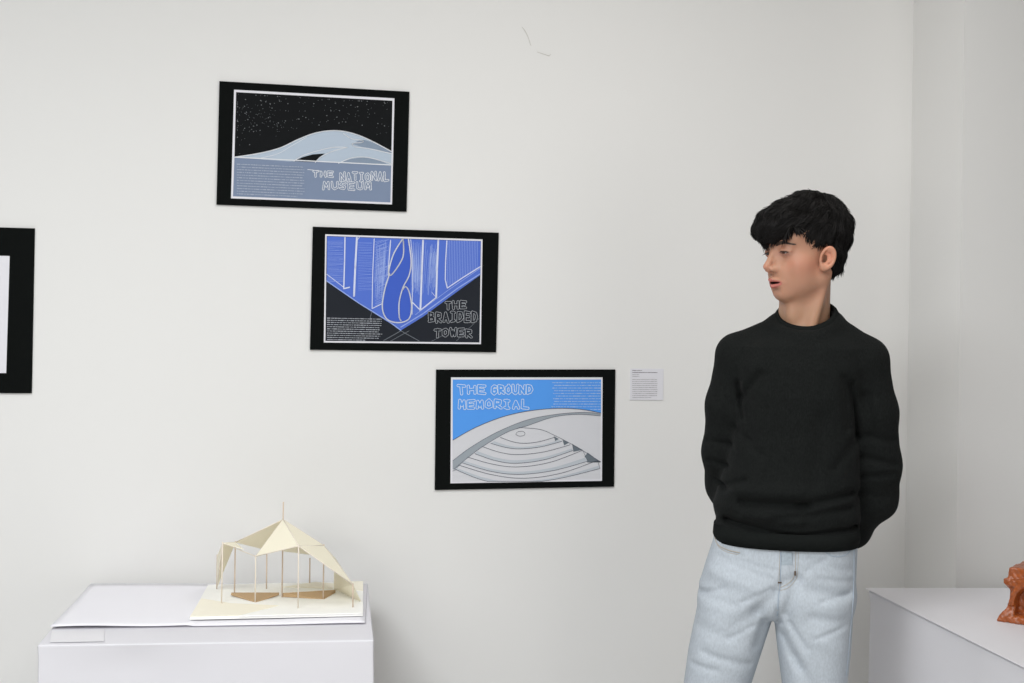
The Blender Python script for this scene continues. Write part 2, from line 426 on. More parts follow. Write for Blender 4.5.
for a, b, c in arcs:
    m1 = ((a[0] + b[0]) / 2, (a[1] + b[1]) / 2 + (b[1] - a[1]) * .22); m2 = ((c[0] + b[0]) / 2, (c[1] + b[1]) / 2 + (b[1] - c[1]) * .22)
    st.append((curve([a, m1, b, m2, c]), 2.4))
bands = []
for i in (1, 3, 5, 7):
    A = st[i - 1][0]; Bc = st[i][0]
    A2 = [tuple(.35 * x + .65 * y for x, y in zip(q1, q2)) for q1, q2 in zip(A, Bc)]
    bands.append([(x, min(y, 590)) for x, y in A2] + [(x, min(y, 590)) for x, y in Bc[::-1]])
p.poly('step_risers', bands, STONE2)
st = [([(x, min(y, 590)) for x, y in q], w) for q, w in st]
st += [(sk, 3), (curve([(133, 490), (220, 425), (350, 350), (500, 290), (650, 262), (780, 254), (853, 262)]), 2),
       (curve([(140, 530), (200, 480), (280, 420), (400, 350), (500, 318), (620, 278), (740, 264), (853, 272)]), 2),
       (curve([(455, 328), (560, 338), (640, 372), (740, 425), (853, 495)]), 2.2), ([(765, 437), (790, 492)], 2), ([(715, 408), (722, 446)], 2), ([(838, 488), (850, 528)], 2), ([(133, 540), (152, 532)], 2),
       (curve([(440, 362), (448, 350), (470, 346), (484, 354), (480, 366), (458, 370), (440, 362)]), 2)]
p.lines('step_outlines', st, LINE)
p.title('title_lettering', [('THE', 150, 118, 298, 166), ('GROUND', 318, 118, 524, 168), ('MEMORIAL', 155, 192, 508, 240)], ink('title_white', (0.62, 0.72, 0.86, 1)), SKY, 15, 9)
p.text('text_block', 612, 110, 852, 240, 11, ink('text_ink_three', (0.36, 0.52, 0.84, 1)), 4.8, align='r', last=0.22, ragged=.1)

# --- poster at the left edge of the frame
p = Poster('poster', 'black-mounted blank white print cut off by the left edge of the photo', 'poster', 1.0, 0, 0,
           [(-160, 223.5), (35, 228), (32, 393.5), (-163, 392)], [(-128, 253), (10, 256), (6.5, 373), (-131, 371)], 4)

# --- caption card
p = Poster('caption_card', 'small white caption card with lines of tiny text beside the lowest poster', 'card', 13.66, 620, 360,
           [(135, 118), (590, 118), (588, 548), (135, 545)], [(137, 120), (588, 120), (586, 546), (137, 543)], 5, 'printed_face')
p.board.data.materials[0] = PRINTW; p.board.scale = (1, 1, 0.3)
p.print.location.z = -0.0035
CT = ink('caption_text', (0.40, 0.385, 0.41, 1))
p.text('caption_heading', 165, 143, 300, 143.1, 2, ink('caption_text_dark', (0.22, 0.2, 0.22, 1)), 9, last=1)
p.text('caption_heading', 165, 170, 510, 170.1, 2, ink('caption_text_dark', (0.22, 0.2, 0.22, 1)), 9, last=1)
p.text('caption_text', 165, 198, 260, 222, 2, CT, 8, last=1)
p.text('caption_text', 165, 266, 510, 512, 10, CT, 8, last=.75)

# ------------------------------------------------------------------ plinths
PH = 0.80
def paper_box(name, quad, m, label, cat, seed, amp=0.0055):
    """plinth wrapped in paper: rounded, slightly rumpled box following the four top corners (counter-clockwise from front-left)"""
    rng = random.Random(seed)
    bm = bmesh.new()
    n = 4
    lo = [bm.verts.new((q[0], q[1], 0.0)) for q in quad]; hi = [bm.verts.new((q[0], q[1], PH)) for q in quad]
    bm.faces.new(lo[::-1]); bm.faces.new(hi)
    for i in range(n): bm.faces.new((lo[i], lo[(i + 1) % n], hi[(i + 1) % n], hi[i]))
    bmesh.ops.subdivide_edges(bm, edges=bm.edges[:], cuts=24, use_grid_fill=True)
    from mathutils import noise
    for v in bm.verts:
        if v.co.z < 0.01: continue
        k = noise.noise(Vector((v.co.x * 3 + seed, v.co.y * 3, v.co.z * 2.2)))
        k2 = abs(noise.noise(Vector((v.co.x * 7, v.co.y * 7 + seed, v.co.z * 4))))
        cx = sum(q[0] for q in quad) / 4; cy = sum(q[1] for q in quad) / 4
        d = Vector((v.co.x - cx, v.co.y - cy, 0)).normalized()
        top = v.co.z > PH - 0.002
        if not top: v.co += d * (k * amp * 2 - k2 * amp)
        else: v.co.z += k * amp * 0.15
    me = bpy.data.meshes.new(name); bm.to_mesh(me); bm.free(); me.materials.append(m)
    me.polygons.foreach_set('use_smooth', [True] * len(me.polygons))
    o = bpy.data.objects.new(name, me); COL.objects.link(o)
    bevel(o, 0.004, 2); es = o.modifiers.new('n', 'WEIGHTED_NORMAL')
    if label: tag(o, label, cat)
    return o
FL, FR, BR, BL = unz(37, 645, PH), unz(374, 640, PH), unz(368, 583, PH), unz(90, 583, PH)
def inroom(q, g=0.006):
    d = (q - W0).dot(WN)
    return q + WN * max(0, g - d)
BL, BR = inroom(BL), inroom(BR)
pl = paper_box('plinth', [FL, FR, BR, BL], PAPER, 'white paper-wrapped plinth holding the wooden pavilion model, against the wall', 'plinth', 3)
mb = MB(); ta, tb = unz(95, 632, PH + .002), unz(158, 641, PH + .002)
tq = [unz(52, 631, PH), unz(104, 630, PH), unz(104, 642, PH), unz(50, 643, PH)]
mb.prism([(q.x, q.y) for q in tq][::-1], PH + 0.0012, PH + 0.0020)
mb.build('tape', mat('clear_tape', (0.73, 0.72, 0.75, 1), 0.3), pl)

# loose sheet of paper lying on the plinth, curling at the front
sq = [unz(50, 628, PH + .004), unz(365, 623, PH + .004), unz(367, 584, PH + .004), unz(91, 584, PH + .004)]
sq[3] = inroom(sq[3], 0.012); sq[2] = inroom(sq[2], 0.012)
vs, fs = [], []; NX, NY = 40, 14
from mathutils import noise as mnoise
for j in range(NY + 1):
    for i in range(NX + 1):
        u, v = i / NX, j / NY
        q = (sq[0] * (1 - u) + sq[1] * u) * (1 - v) + (sq[3] * (1 - u) + sq[2] * u) * v
        q = q.copy(); q.z = PH + 0.0035 + (0.005 * (1 - v) ** 4 * (0.4 + 0.6 * math.sin(u * 7 + 1) ** 2)) * (1.0 if u < .45 else .35) + 0.0008 * math.sin(u * 9)
        vs.append(q)
for j in range(NY):
    for i in range(NX):
        a = j * (NX + 1) + i; fs.append((a, a + 1, a + NX + 2, a + NX + 1))
sh = link_mesh('paper_sheet', [tuple(q) for q in vs], fs, PAPER2, None, True)
sm = sh.modifiers.new('s', 'SOLIDIFY'); sm.thickness = 0.0012; sm.offset = -1
tag(sh, 'large loose white paper sheet lying on the left plinth under the model', 'paper')

# right plinth
rbl = unz(868, 590, PH); rb2 = unz(1000, 590, PH); rfl_dir = (unz(1024, 668, PH) - rbl).normalized()
ux = (rb2 - rbl).normalized()
rbr = rbl + ux * 0.8; rfl = rbl + rfl_dir * 0.80; rfr = rfl + ux * 0.8
ins = 0.004
pr = paper_box('plinth', [rfl, rfr, rbr, rbl], PAPERR, 'grey-white paper-wrapped plinth at right carrying the orange clay piece', 'plinth', 8, 0.005)
mb = MB(); o1 = -ux * 0.008
q = [rfl + o1 - rfl_dir * 0 + rfl_dir * 0.008, rfr + rfl_dir * 0.008, rbr, rbl + o1]
mb.prism([(a.x, a.y) for a in q], PH + 0.0035, PH + 0.0055)
cv = mb.build('paper_cover', PAPERR); bevel(cv, 0.0008, 2)
tag(cv, 'flat paper cover sheet lying on top of the right plinth', 'paper')

# ------------------------------------------------------------------ pavilion model
BALSA = mat('balsa', (0.93, 0.885, 0.75, 1), 0.7, var=0.06, scale=40, stretch=(1, 12, 1))
BALSAW = mat('pale_card', (0.93, 0.925, 0.89, 1), 0.7)
STICK = mat('stick_wood', (0.66, 0.53, 0.42, 1), 0.7)
STICKP = mat('stick_wood_pale', (0.80, 0.72, 0.62, 1), 0.7)
SKIN_P = mat('cream_membrane', (1.0, 0.955, 0.80, 1), 0.7, trans=0.22)
BROWN = mat('pit_shade_brown', (0.50, 0.34, 0.19, 1), 0.7)  # brown stands in for the shade inside the model's sunken pits
BZ = PH + 0.0075 + 0.006
def mz(u, v, z=BZ): return unz(180 + u / 3.54, 490 + v / 3.54, z)
def mt(u, v, Y): return unp(180 + u / 3.54, 490 + v / 3.54, Y)
root = empty('pavilion_model', (mz(361, 385).x, mz(361, 385).y, PH + 0.0075))
tag(root, 'small cream wooden tent-roofed pavilion model on a base, on the left plinth', 'architectural model')
def loc(v): return Vector(v) - root.location
mb = MB(); bq = [mz(35, 450), mz(648, 437), mz(648, 323), mz(100, 335)]
mb.prism([loc(q) for q in bq], 0.0, 0.006)
base = mb.build('base_board', BALSAW, root)
def flat(name, pts, m, h=0.0012, par=None):
    mb = MB(); mb.prism([loc(mz(*q)) for q in pts][::-1], 0.006, 0.006 + h); return mb.build(name, m, root)
flat('base_panel', [(35, 450), (205, 446), (350, 410), (180, 402), (75, 385)], BALSA)
flat('base_panel', [(360, 345), (540, 350), (545, 333), (480, 326)], BALSA)
flat('base_panel', [(560, 326), (648, 324), (648, 358), (600, 352)], BALSA)
flat('base_panel', [(205, 448), (645, 438), (640, 425), (300, 425)], BALSAW, 0.002)
def panel(name, pts, m, th=0.0012):
    mb = MB(); mb.add([loc(q) for q in pts], [tuple(range(len(pts)))]); o = mb.build(name, m, root)
    s = o.modifiers.new('s', 'SOLIDIFY'); s.thickness = th; s.offset = 0; return o
b0 = mz(267, 398); a0 = mz(180, 376); c0 = mz(350, 376)
panel('sloped_panel', [a0 + Vector((0, 0, .003)), b0, c0 + Vector((0, 0, .003)), c0 + Vector((0, .01, .012)) * .6, a0 + Vector((0, .01, .012)) * .6], BROWN)  # raised panel in place of the shaded far pit wall
b1 = mz(510, 387); a1 = mz(360, 380); c1 = mz(550, 364)
panel('sloped_panel', [a1 + Vector((0, 0, .002)), b1, c1, c1 + Vector((0, .004, .006)), a1 + Vector((0, .01, .008))], BROWN)
posts = {1: (147, 403, 152, 188), 2: (193, 373, 195, 185), 3: (266, 397, 267, 235), 4: (306, 350, 306, 232), 6: (418, 418, 415, 198),
         7: (459, 331, 459, 245), 8: (507, 386, 507, 197), 9: (612, 415, 610, 335), 10: (130, 350, 131, 233)}
tops = {}
for k, (ub, vb, ut, vt) in posts.items():
    b = mz(ub, vb); t = mt(ut, vt, b.y); t.x = b.x + (t.x - b.x) * 0.3
    tops[k] = t.copy()
    mb = MB(); mb.tube([loc(b - Vector((0, 0, .002))), loc(t + Vector((0, 0, .003)))], 0.0016, 8)
    mb.build('post', STICKP if k in (1, 3, 6) else STICK, root, True)
bm_ = mz(361, 380); tip = mt(366, 42, bm_.y); apex = mt(365, 104, bm_.y)
mb = MB(); mb.tube([loc(bm_), loc(tip)], 0.0017, 8); mb.build('mast', STICK, root, True)
T = tops
far1 = T[2] + Vector((0.02, 0.10, 0.0)); 
low_l = mt(130, 348, mz(130, 350).y); low_r = T[9]
shr = mt(548, 240, T[7].y - .02)
inn = mt(285, 207, mz(306, 352).y)
panel('roof_panel', [apex, T[2], inn], SKIN_P)
panel('roof_panel', [apex, T[3], T[6]], SKIN_P)
panel('roof_panel', [apex, T[6], T[8]], SKIN_P)
panel('roof_panel', [apex, T[8], shr], SKIN_P)
panel('roof_panel', [T[6], T[9], shr, T[8]], SKIN_P)
panel('roof_panel', [T[1], T[2], low_l], SKIN_P)
panel('roof_panel', [T[1], T[10], low_l], SKIN_P)
panel('roof_panel', [T[2], T[1], mt(225, 210, T[1].y)], SKIN_P)
panel('roof_panel', [apex, inn, mt(362, 216, mz(361, 330).y), shr], SKIN_P)
panel('roof_panel', [T[9], mz(640, 395), mz(545, 350), shr], SKIN_P)
for a, b in ((T[1], T[3]), (T[6], T[8]), (apex, T[3]), (apex, T[6]), (apex, T[2]), (apex, T[8]), (T[3], T[6]), (T[8], T[9]), (T[6], T[9]), (T[1], T[2]), (T[1], low_l)):
    mb = MB(); mb.tube([loc(a), loc(b)], 0.0012, 6); mb.build('edge_stick', STICKP, root, True)

# ------------------------------------------------------------------ SDF toolkit
def surface_nets(F, org, h):
    F = F.astype(np.float32); S = F < 0
    nx, ny, nz = F.shape
    c = np.zeros((nx - 1, ny - 1, nz - 1), np.int8)
    for i in (0, 1):
        for j in (0, 1):
            for k in (0, 1): c += S[i:nx - 1 + i, j:ny - 1 + j, k:nz - 1 + k]
    act = (c > 0) & (c < 8); idx = -np.ones(act.shape, np.int64)
    I = np.argwhere(act); idx[act] = np.arange(len(I))
    acc = np.zeros((len(I), 3)); cnt = np.zeros(len(I))
    cor = [(i, j, k) for i in (0, 1) for j in (0, 1) for k in (0, 1)]
    V = {q: F[I[:, 0] + q[0], I[:, 1] + q[1], I[:, 2] + q[2]] for q in cor}
    for a in cor:
        for ax in range(3):
            if a[ax]: continue
            b = list(a); b[ax] = 1; b = tuple(b)
            m = (V[a] < 0) != (V[b] < 0); t = V[a] / (V[a] - V[b] + 1e-20)
            P = np.tile(np.array(a, float), (len(I), 1)); P[:, ax] = t
            acc[m] += P[m]; cnt[m] += 1
    verts = (I + acc / cnt[:, None]) * h + np.array(org)
    faces = []
    for ax in range(3):
        o1, o2 = [(1, 2), (2, 0), (0, 1)][ax]
        A = [slice(None)] * 3; B = [slice(None)] * 3
        A[ax] = slice(0, -1); B[ax] = slice(1, None)
        sa, sb = S[tuple(A)], S[tuple(B)]
        E = np.argwhere(sa != sb)
        E = E[(E[:, o1] > 0) & (E[:, o2] > 0) & (E[:, o1] < F.shape[o1] - 1) & (E[:, o2] < F.shape[o2] - 1)]
        flip = sa[E[:, 0], E[:, 1], E[:, 2]]
        q = []
        for d1, d2 in ((1, 1), (0, 1), (0, 0), (1, 0)):
            G = E.copy(); G[:, o1] -= d1; G[:, o2] -= d2; q.append(idx[G[:, 0], G[:, 1], G[:, 2]])
        Q = np.stack(q, 1); Q[~flip] = Q[~flip][:, ::-1]; faces.append(Q)
    return verts, np.concatenate(faces)
def grid(lo, hi, h):
    ax = [np.arange(lo[i], hi[i] + h, h, dtype=np.float32) for i in range(3)]
    return ax[0][:, None, None], ax[1][None, :, None], ax[2][None, None, :]
def smin(a, b, k):
    t = np.maximum(k - np.abs(a - b), 0) / k; return np.minimum(a, b) - t * t * k * 0.25
def smax(a, b, k): return -smin(-a, -b, k)
def ell(x, y, z, c, r, rot=None):
    X, Y, Z = x - c[0], y - c[1], z - c[2]
    if rot is not None:
        R = rot
        X, Y, Z = R[0][0] * X + R[0][1] * Y + R[0][2] * Z, R[1][0] * X + R[1][1] * Y + R[1][2] * Z, R[2][0] * X + R[2][1] * Y + R[2][2] * Z
    k0 = np.sqrt((X / r[0]) ** 2 + (Y / r[1]) ** 2 + (Z / r[2]) ** 2)
    k1 = np.sqrt((X / r[0] ** 2) ** 2 + (Y / r[1] ** 2) ** 2 + (Z / r[2] ** 2) ** 2) + 1e-9
    return k0 * (k0 - 1) / k1
def cone(x, y, z, a, b, ra, rb):
    ba = [b[i] - a[i] for i in range(3)]; L = sum(q * q for q in ba) + 1e-12
    px, py, pz = x - a[0], y - a[1], z - a[2]
    t = np.clip((px * ba[0] + py * ba[1] + pz * ba[2]) / L, 0, 1)
    return np.sqrt((px - ba[0] * t) ** 2 + (py - ba[1] * t) ** 2 + (pz - ba[2] * t) ** 2) - (ra + (rb - ra) * t)
def chain(x, y, z, pts, rad, k=0.004):
    d = None
    for i in range(len(pts) - 1):
        e = cone(x, y, z, pts[i], pts[i + 1], rad[i], rad[i + 1]); d = e if d is None else smin(d, e, k)
    return d
def stack(x, y, z, secs, p=2.4, ktop=0.02, kbot=0.01):
    "tube whose elliptical cross-section follows (z, cx, cy, a, b)"
    s = sorted(secs); zz = [q[0] for q in s]; zf = z.ravel()
    I = [np.interp(zf, zz, [q[i] for q in s]).reshape(z.shape) for i in (1, 2, 3, 4)]
    # light smoothing of the profile
    r = ((np.abs(x - I[0]) / I[2]) ** p + (np.abs(y - I[1]) / I[3]) ** p) ** (1 / p)
    d = (r - 1) * np.minimum(I[2], I[3])
    return smax(smax(d, z - zz[-1], ktop), zz[0] - z, kbot)
def seg2(x, z, a, b):
    dx, dz = b[0] - a[0], b[1] - a[1]; L = dx * dx + dz * dz + 1e-12
    t = np.clip(((x - a[0]) * dx + (z - a[1]) * dz) / L, 0, 1)
    return np.sqrt((x - a[0] - dx * t) ** 2 + (z - a[1] - dz * t) ** 2)
def sdf_obj(name, fn, lo, hi, h, m, parent):
    x, y, z = grid(lo, hi, h)
    v, f = surface_nets(np.broadcast_to(fn(x, y, z), (x.size, y.size, z.size)), lo, h)
    return link_mesh(name, v, f, m, parent, True)

# ------------------------------------------------------------------ clay piece
def clay(x, y, z):
    d = None
    # local frame: x right, y away, z up; base on z = 0
    w = np.interp(z.ravel(), [0, .012, .03, .05, .075, .085, .095, .12, .13], [.098, .096, .082, .075, .075, .083, .080, .077, .077]).reshape(z.shape)
    d = np.maximum(np.abs(x - 0.1) - w, np.abs(y) - (w * 0.75)); d = smax(d, z - 0.128, .004); d = smax(d, -z, .003)
    # arches cut through front
    for cx in (.065, .135):
        e = np.sqrt((x - cx) ** 2 + (z - 0.052) ** 2) - 0.026; e = np.where(z < .052, np.maximum(np.abs(x - cx) - .026, .018 - z), e)
        d = smax(d, -np.maximum(e, y + 0.036), 0.006)
    r = np.abs(np.sqrt((x - 0.085) ** 2 + (z - 0.045) ** 2) - 0.052) - 0.006
    d = smin(d, np.maximum(np.maximum(r, np.abs(y) - .068), .04 - z), .008)
    d = smin(d, np.maximum(np.maximum(np.abs(x - .1) - .086, np.abs(y) - .066), np.abs(z - 0.093 - 0.12 * np.abs(x - .03) + .0) - 0.006), .008)
    d = d + 0.0007 * np.sin(x * 170 + 3 * np.sin(z * 90)) * np.sin(z * 150 + y * 120) + .0005 * np.sin(x * 420) * np.sin(y * 380 + z * 300)
    return d
CLAY = mat('terracotta_clay', (0.40, 0.095, 0.018, 1), 0.35, bump=0.35, scale=90, var=0.45, spec=0.6, dist=0.003)
cb = unz(1000, 621, PH + 0.0055); 
cl = sdf_obj('clay_sculpture', clay, (-.02, -.1, -.006), (.22, .1, .14), 0.002, CLAY, None)
cl.location = (cb.x + 0.035, cb.y + 0.055, PH + 0.0056); cl.rotation_euler = (0, 0, math.radians(-38))
tag(cl, 'orange-brown glazed clay building fragment with arches, on the right plinth', 'sculpture')

# ------------------------------------------------------------------ the person
# person frame: X to the photo's right, Y away from the camera, Z up
PB = unp(790, 300, 3.25); AZ = math.atan2(PB.x, PB.y)
PX = Vector((math.cos(AZ), -math.sin(AZ), 0)); PYV = Vector((math.sin(AZ), math.cos(AZ), 0))
PB.z = 0
person = empty('person', PB, -AZ)
tag(person, 'person in dark grey crew-neck sweater and pale jeans, hands behind back, looking left', 'person')
def ph(px, py, Y=0.0):
    d = unp(px, py, 1.0) - Vector((0, 0, EYE)); o = Vector((0, 0, EYE))
    t = (PB.dot(PYV) + Y) / d.dot(PYV)
    q = o + d * t - PB
    return (q.dot(PX), Y, q.z)
def hw(x0, x1, y, Y=0.0):
    a, b = ph(x0, y, Y), ph(x1, y, Y); return ph(x0, y, -.11 * min(max((y - 380) / 120, 0), 1))[2], (a[0] + b[0]) / 2, (b[0] - a[0]) / 2

# --- head frame (metres): origin between the ears at eye level, -y forward, +x the person's left
YAW, PIT, RL = math.radians(55), math.radians(4), math.radians(-2)
H0 = Vector(ph(805.6, 251.5))
Rz = Matrix(((math.cos(YAW), math.sin(YAW), 0), (-math.sin(YAW), math.cos(YAW), 0), (0, 0, 1)))
Rx = Matrix.Rotation(PIT, 3, 'X'); Ry = Matrix.Rotation(RL, 3, 'Y')
RH = Rz @ Rx @ Ry
RHn = np.array(RH)
def h2p(v): return RH @ Vector(v) + H0
def to_p(x, y, z):
    return tuple(RHn[i][0] * x + RHn[i][1] * y + RHn[i][2] * z + H0[i] for i in range(3))
neck_lo = Vector(ph(803, 345, 0.03)); neck_hi = h2p((0, .004, -.055)) + Vector((-.012, 0, 0))
EYEC = (.0315, -.0705, .003)
def head_sdf(x, y, z):
    ax = np.abs(x); g = 1e-3
    E = lambda c, r, X=ax: ell(X, y, z, tuple(q * g for q in c), tuple(q * g for q in r))
    C = lambda a, b, ra, rb: cone(ax, y, z, tuple(q * g for q in a), tuple(q * g for q in b), ra * g, rb * g)
    d = E((0, 12, 36), (74, 95, 82), x)
    d = smin(d, E((0, -34, 34), (60, 51, 50), x), .03)
    d = smin(d, E((0, -26, -32), (56, 49, 58), x), .03)
    d = smin(d, E((42, -46, -27), (22, 24, 20)), .022)
    d = smin(d, C((51, -2, -62), (14, -64, -91), 15, 12.5), .022)
    d = smin(d, E((36, -40, -52), (24, 28, 32)), .026)
    d = smin(d, E((0, -34, -70), (44, 40, 34), x), .02)
    d = smin(d, E((0, -70, -93.5), (18, 14, 13.5), x), .016)
    d = smin(d, E((0, -73, -67), (27, 21, 25), x), .018)
    d = smin(d, C((8, -79, 15), (42, -68, 19), 8, 6.5), .014)
    # sockets
    d = smax(d, -E((32, -92, 3), (16, 12.5, 11)), .016)
    # nose
    d = smin(d, C((0, -84, 10), (0, -104.5, -26.5), 6.3, 7.6), .012)
    d = smin(d, C((0, -104.5, -26.5), (0, -108.5, -30), 7.6, 7.6), .004)
    d = smin(d, E((10, -97, -36), (6.6, 9, 6.2)), .006)
    d = smin(d, E((19, -73, -42), (14, 14, 19)), .018)
    d = smin(d, C((0, -104, -39), (0, -92, -45), 4, 4.5), .006)
    d = smax(d, -E((7, -99.5, -42.5), (3.4, 5.5, 4.0)), .002)
    d = smin(d, C((7, -80, -2), (11, -85, -30), 5.5, 6.5), .012)
    # eyelids
    lid = E((31.5, -70.5, 3), (16.4, 15.2, 14.2))
    lid = smin(lid, C((16, -79, 5.5), (31, -86.5, 5.6), 1.2, 1.7), .003); lid = smin(lid, C((31, -86.5, 5.6), (48, -74, 1), 1.7, 1.2), .003)
    d = smin(d, lid, .006)
    d = smax(d, -E((31.5, -87, -.4), (15.6, 11, 2.5)), .0015)
    d = smax(d, -E((31.5, -70.5, 3), (13.3, 13.3, 13.3)), .0008)
    d = smin(d, E((16.5, -77.5, -3), (3, 4, 3)), .004)
    # lips
    d = smin(d, C((4, -97.5, -58.5), (26, -79, -67), 5.0, 2.4), .006)
    d = smin(d, E((0, -97.5, -61), (5, 5, 4), x), .005)
    d = smin(d, C((0, -95, -75), (24, -79, -69.5), 6.0, 2.6), .006)
    d = smax(d, -E((0, -93, -67.2), (20, 15, 2.2), x), .003)
    d = smax(d, -E((0, -91, -84.5), (14, 6.5, 4), x), .010)
    d = smax(d, -E((0, -97.5, -53), (2.6, 5, 6), x), .005)
    # jaw corner and neck root hollows are left soft
    # ear
    ca, sa = math.cos(math.radians(31)), math.sin(math.radians(31))      # swings out from the head
    ex, ey, ez = ax - .0715, y + .009, z + .014
    tx = ex * ca - ey * sa * 1.0; ty = ex * sa + ey * ca
    tz = ez; tl = math.radians(20)
    ty, tz = ty * math.cos(tl) - tz * math.sin(tl), ty * math.sin(tl) + tz * math.cos(tl)
    ty = ty - .014
    rr = np.sqrt((ty / .0145) ** 2 + (np.where(tz > 0, tz / .0220, tz / .0235)) ** 2)
    ringd = np.sqrt(((rr - 1) * .0155) ** 2 + (tx - .004) ** 2) - .0036
    plate = np.maximum(np.abs(tx) - .0018, (rr - 1) * .016)
    ring2 = np.sqrt((np.sqrt((ty / .009) ** 2 + ((tz - .003) / .013) ** 2) - 1) ** 2 * .010 ** 2 + (tx - .003) ** 2) - .0024
    ear = smin(plate, ringd, .004); ear = smin(ear, np.where(ty > -.004, ring2, 1), .003)
    ear = smin(ear, ell(tx, ty, tz, (.001, -.004, -.0225), (.0045, .008, .009)), .006)
    ear = smax(ear, -ell(tx, ty, tz, (.006, -.006, -.004), (.0085, .0055, .0105)), .005)
    ear = smin(ear, ell(tx, ty, tz, (.0, -.013, -.006), (.004, .0035, .006)), .004)
    d = smin(d, ear, .006)
    # neck, in the person frame
    X, Y, Z = to_p(x, y, z)
    n = cone(X, Y, Z, tuple(neck_hi), tuple(neck_lo), .0495, .057)
    n = smin(n, cone(X, Y, Z, tuple(h2p((0, .016, -.02))), tuple(neck_lo + Vector((0, .02, .02))), .040, .047), .035)
    st_top = h2p((.058, .018, -.052)); st_bot = Vector(ph(808, 340, -.036))
    n = smin(n, cone(X, Y, Z, tuple(st_top), tuple(st_bot), .003, .004), .032)
    st_top = h2p((-.058, .018, -.052)); st_bot2 = Vector(ph(796, 340, -.036))
    n = smin(n, cone(X, Y, Z, tuple(st_top), tuple(st_bot2), .006, .005), .032)
    n = smin(n, cone(X, Y, Z, ph(768, 352, .02), ph(842, 352, .02), .045, .045), .03)
    n = smin(n, ell(X, Y, Z, ph(792, 313, -.029), (.011, .010, .016)), .02)
    n = smax(n, -ell(X, Y, Z, ph(801, 331, -.062), (.008, .012, .012)), .012)
    d = smin(d, n, .022)
    return d

lo, hi, hh = (-.094, -.125, -.245), (.094, .125, .126), 0.0016
x, y, z = grid(lo, hi, hh)
hv, hf = surface_nets(np.broadcast_to(head_sdf(x, y, z), (x.size, y.size, z.size)), lo, hh)
# complexion and lip colour, with shade at lids, neck and nostrils painted in
L = hv * 1000; axx = np.abs(L[:, 0])
skin = np.array([0.48, 0.252, 0.165]); colr = np.tile(skin, (len(L), 1))
def blend(mask, c):
    global colr
    m = np.clip(mask, 0, 1)[:, None]; colr = colr * (1 - m) + np.array(c) * m
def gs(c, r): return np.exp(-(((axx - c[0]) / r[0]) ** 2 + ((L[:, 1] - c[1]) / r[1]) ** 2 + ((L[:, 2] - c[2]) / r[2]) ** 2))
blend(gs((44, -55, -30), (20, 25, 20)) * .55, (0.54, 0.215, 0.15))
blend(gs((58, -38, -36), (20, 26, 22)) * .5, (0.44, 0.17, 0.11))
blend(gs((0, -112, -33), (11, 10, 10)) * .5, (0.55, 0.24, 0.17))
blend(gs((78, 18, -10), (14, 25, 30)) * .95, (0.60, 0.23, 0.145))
blend(gs((31, -80, -4), (17, 12, 6)) * .6, (0.42, 0.20, 0.17))  # lower-lid shade painted into the skin
blend(gs((30, -82, 11), (20, 14, 7)) * .6, (0.36, 0.165, 0.115))  # socket shade between brow and lid painted in
blend(np.clip((-L[:, 2] - 95) / 40, 0, 1) * .6, (0.42, 0.25, 0.155))  # neck shadow below the jaw painted into the skin
lx = axx / 26.5
upc = -61.0 - 5.5 * np.clip(lx, 0, 1) ** 1.6 + 1.0 * np.exp(-((axx - 5) / 4) ** 2)
lwc = -75.0 + 5.5 * np.clip(lx, 0, 1) ** 1.8
up_b = upc + 4.6 * (1 - .75 * np.clip(lx, 0, 1)); lw_b = lwc - 5.6 * (1 - .75 * np.clip(lx, 0, 1) ** 2)
lip = ((L[:, 2] < up_b) & (L[:, 2] > lw_b) & (lx < 1) & (L[:, 1] < -70)).astype(float)
edge = np.clip(np.minimum(up_b - L[:, 2], L[:, 2] - lw_b) / 1.6, 0, 1) * np.clip((1 - lx) * 8, 0, 1)
blend(lip * edge * .9, (0.47, 0.145, 0.125))
gap = ((np.abs(L[:, 2] + 67.2) < 2.6 * np.sqrt(np.clip(1 - (axx / 19) ** 2, 0, 1))) & (axx < 19) & (L[:, 1] < -68) & (L[:, 1] > -98.5))
blend(gap * 1.0, (0.06, 0.018, 0.015))
blend(((np.abs(L[:, 0]) < 11) & (np.abs((L[:, 0])) > 3) & (L[:, 2] < -41) & (L[:, 2] > -50) & (L[:, 1] > -104) & (L[:, 1] < -94)) * .5, (0.25, 0.10, 0.07))  # shade inside the nostrils painted in
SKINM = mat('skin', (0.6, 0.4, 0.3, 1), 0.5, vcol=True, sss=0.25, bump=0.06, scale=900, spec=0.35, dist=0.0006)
hvp = hv @ RHn.T + np.array(H0)

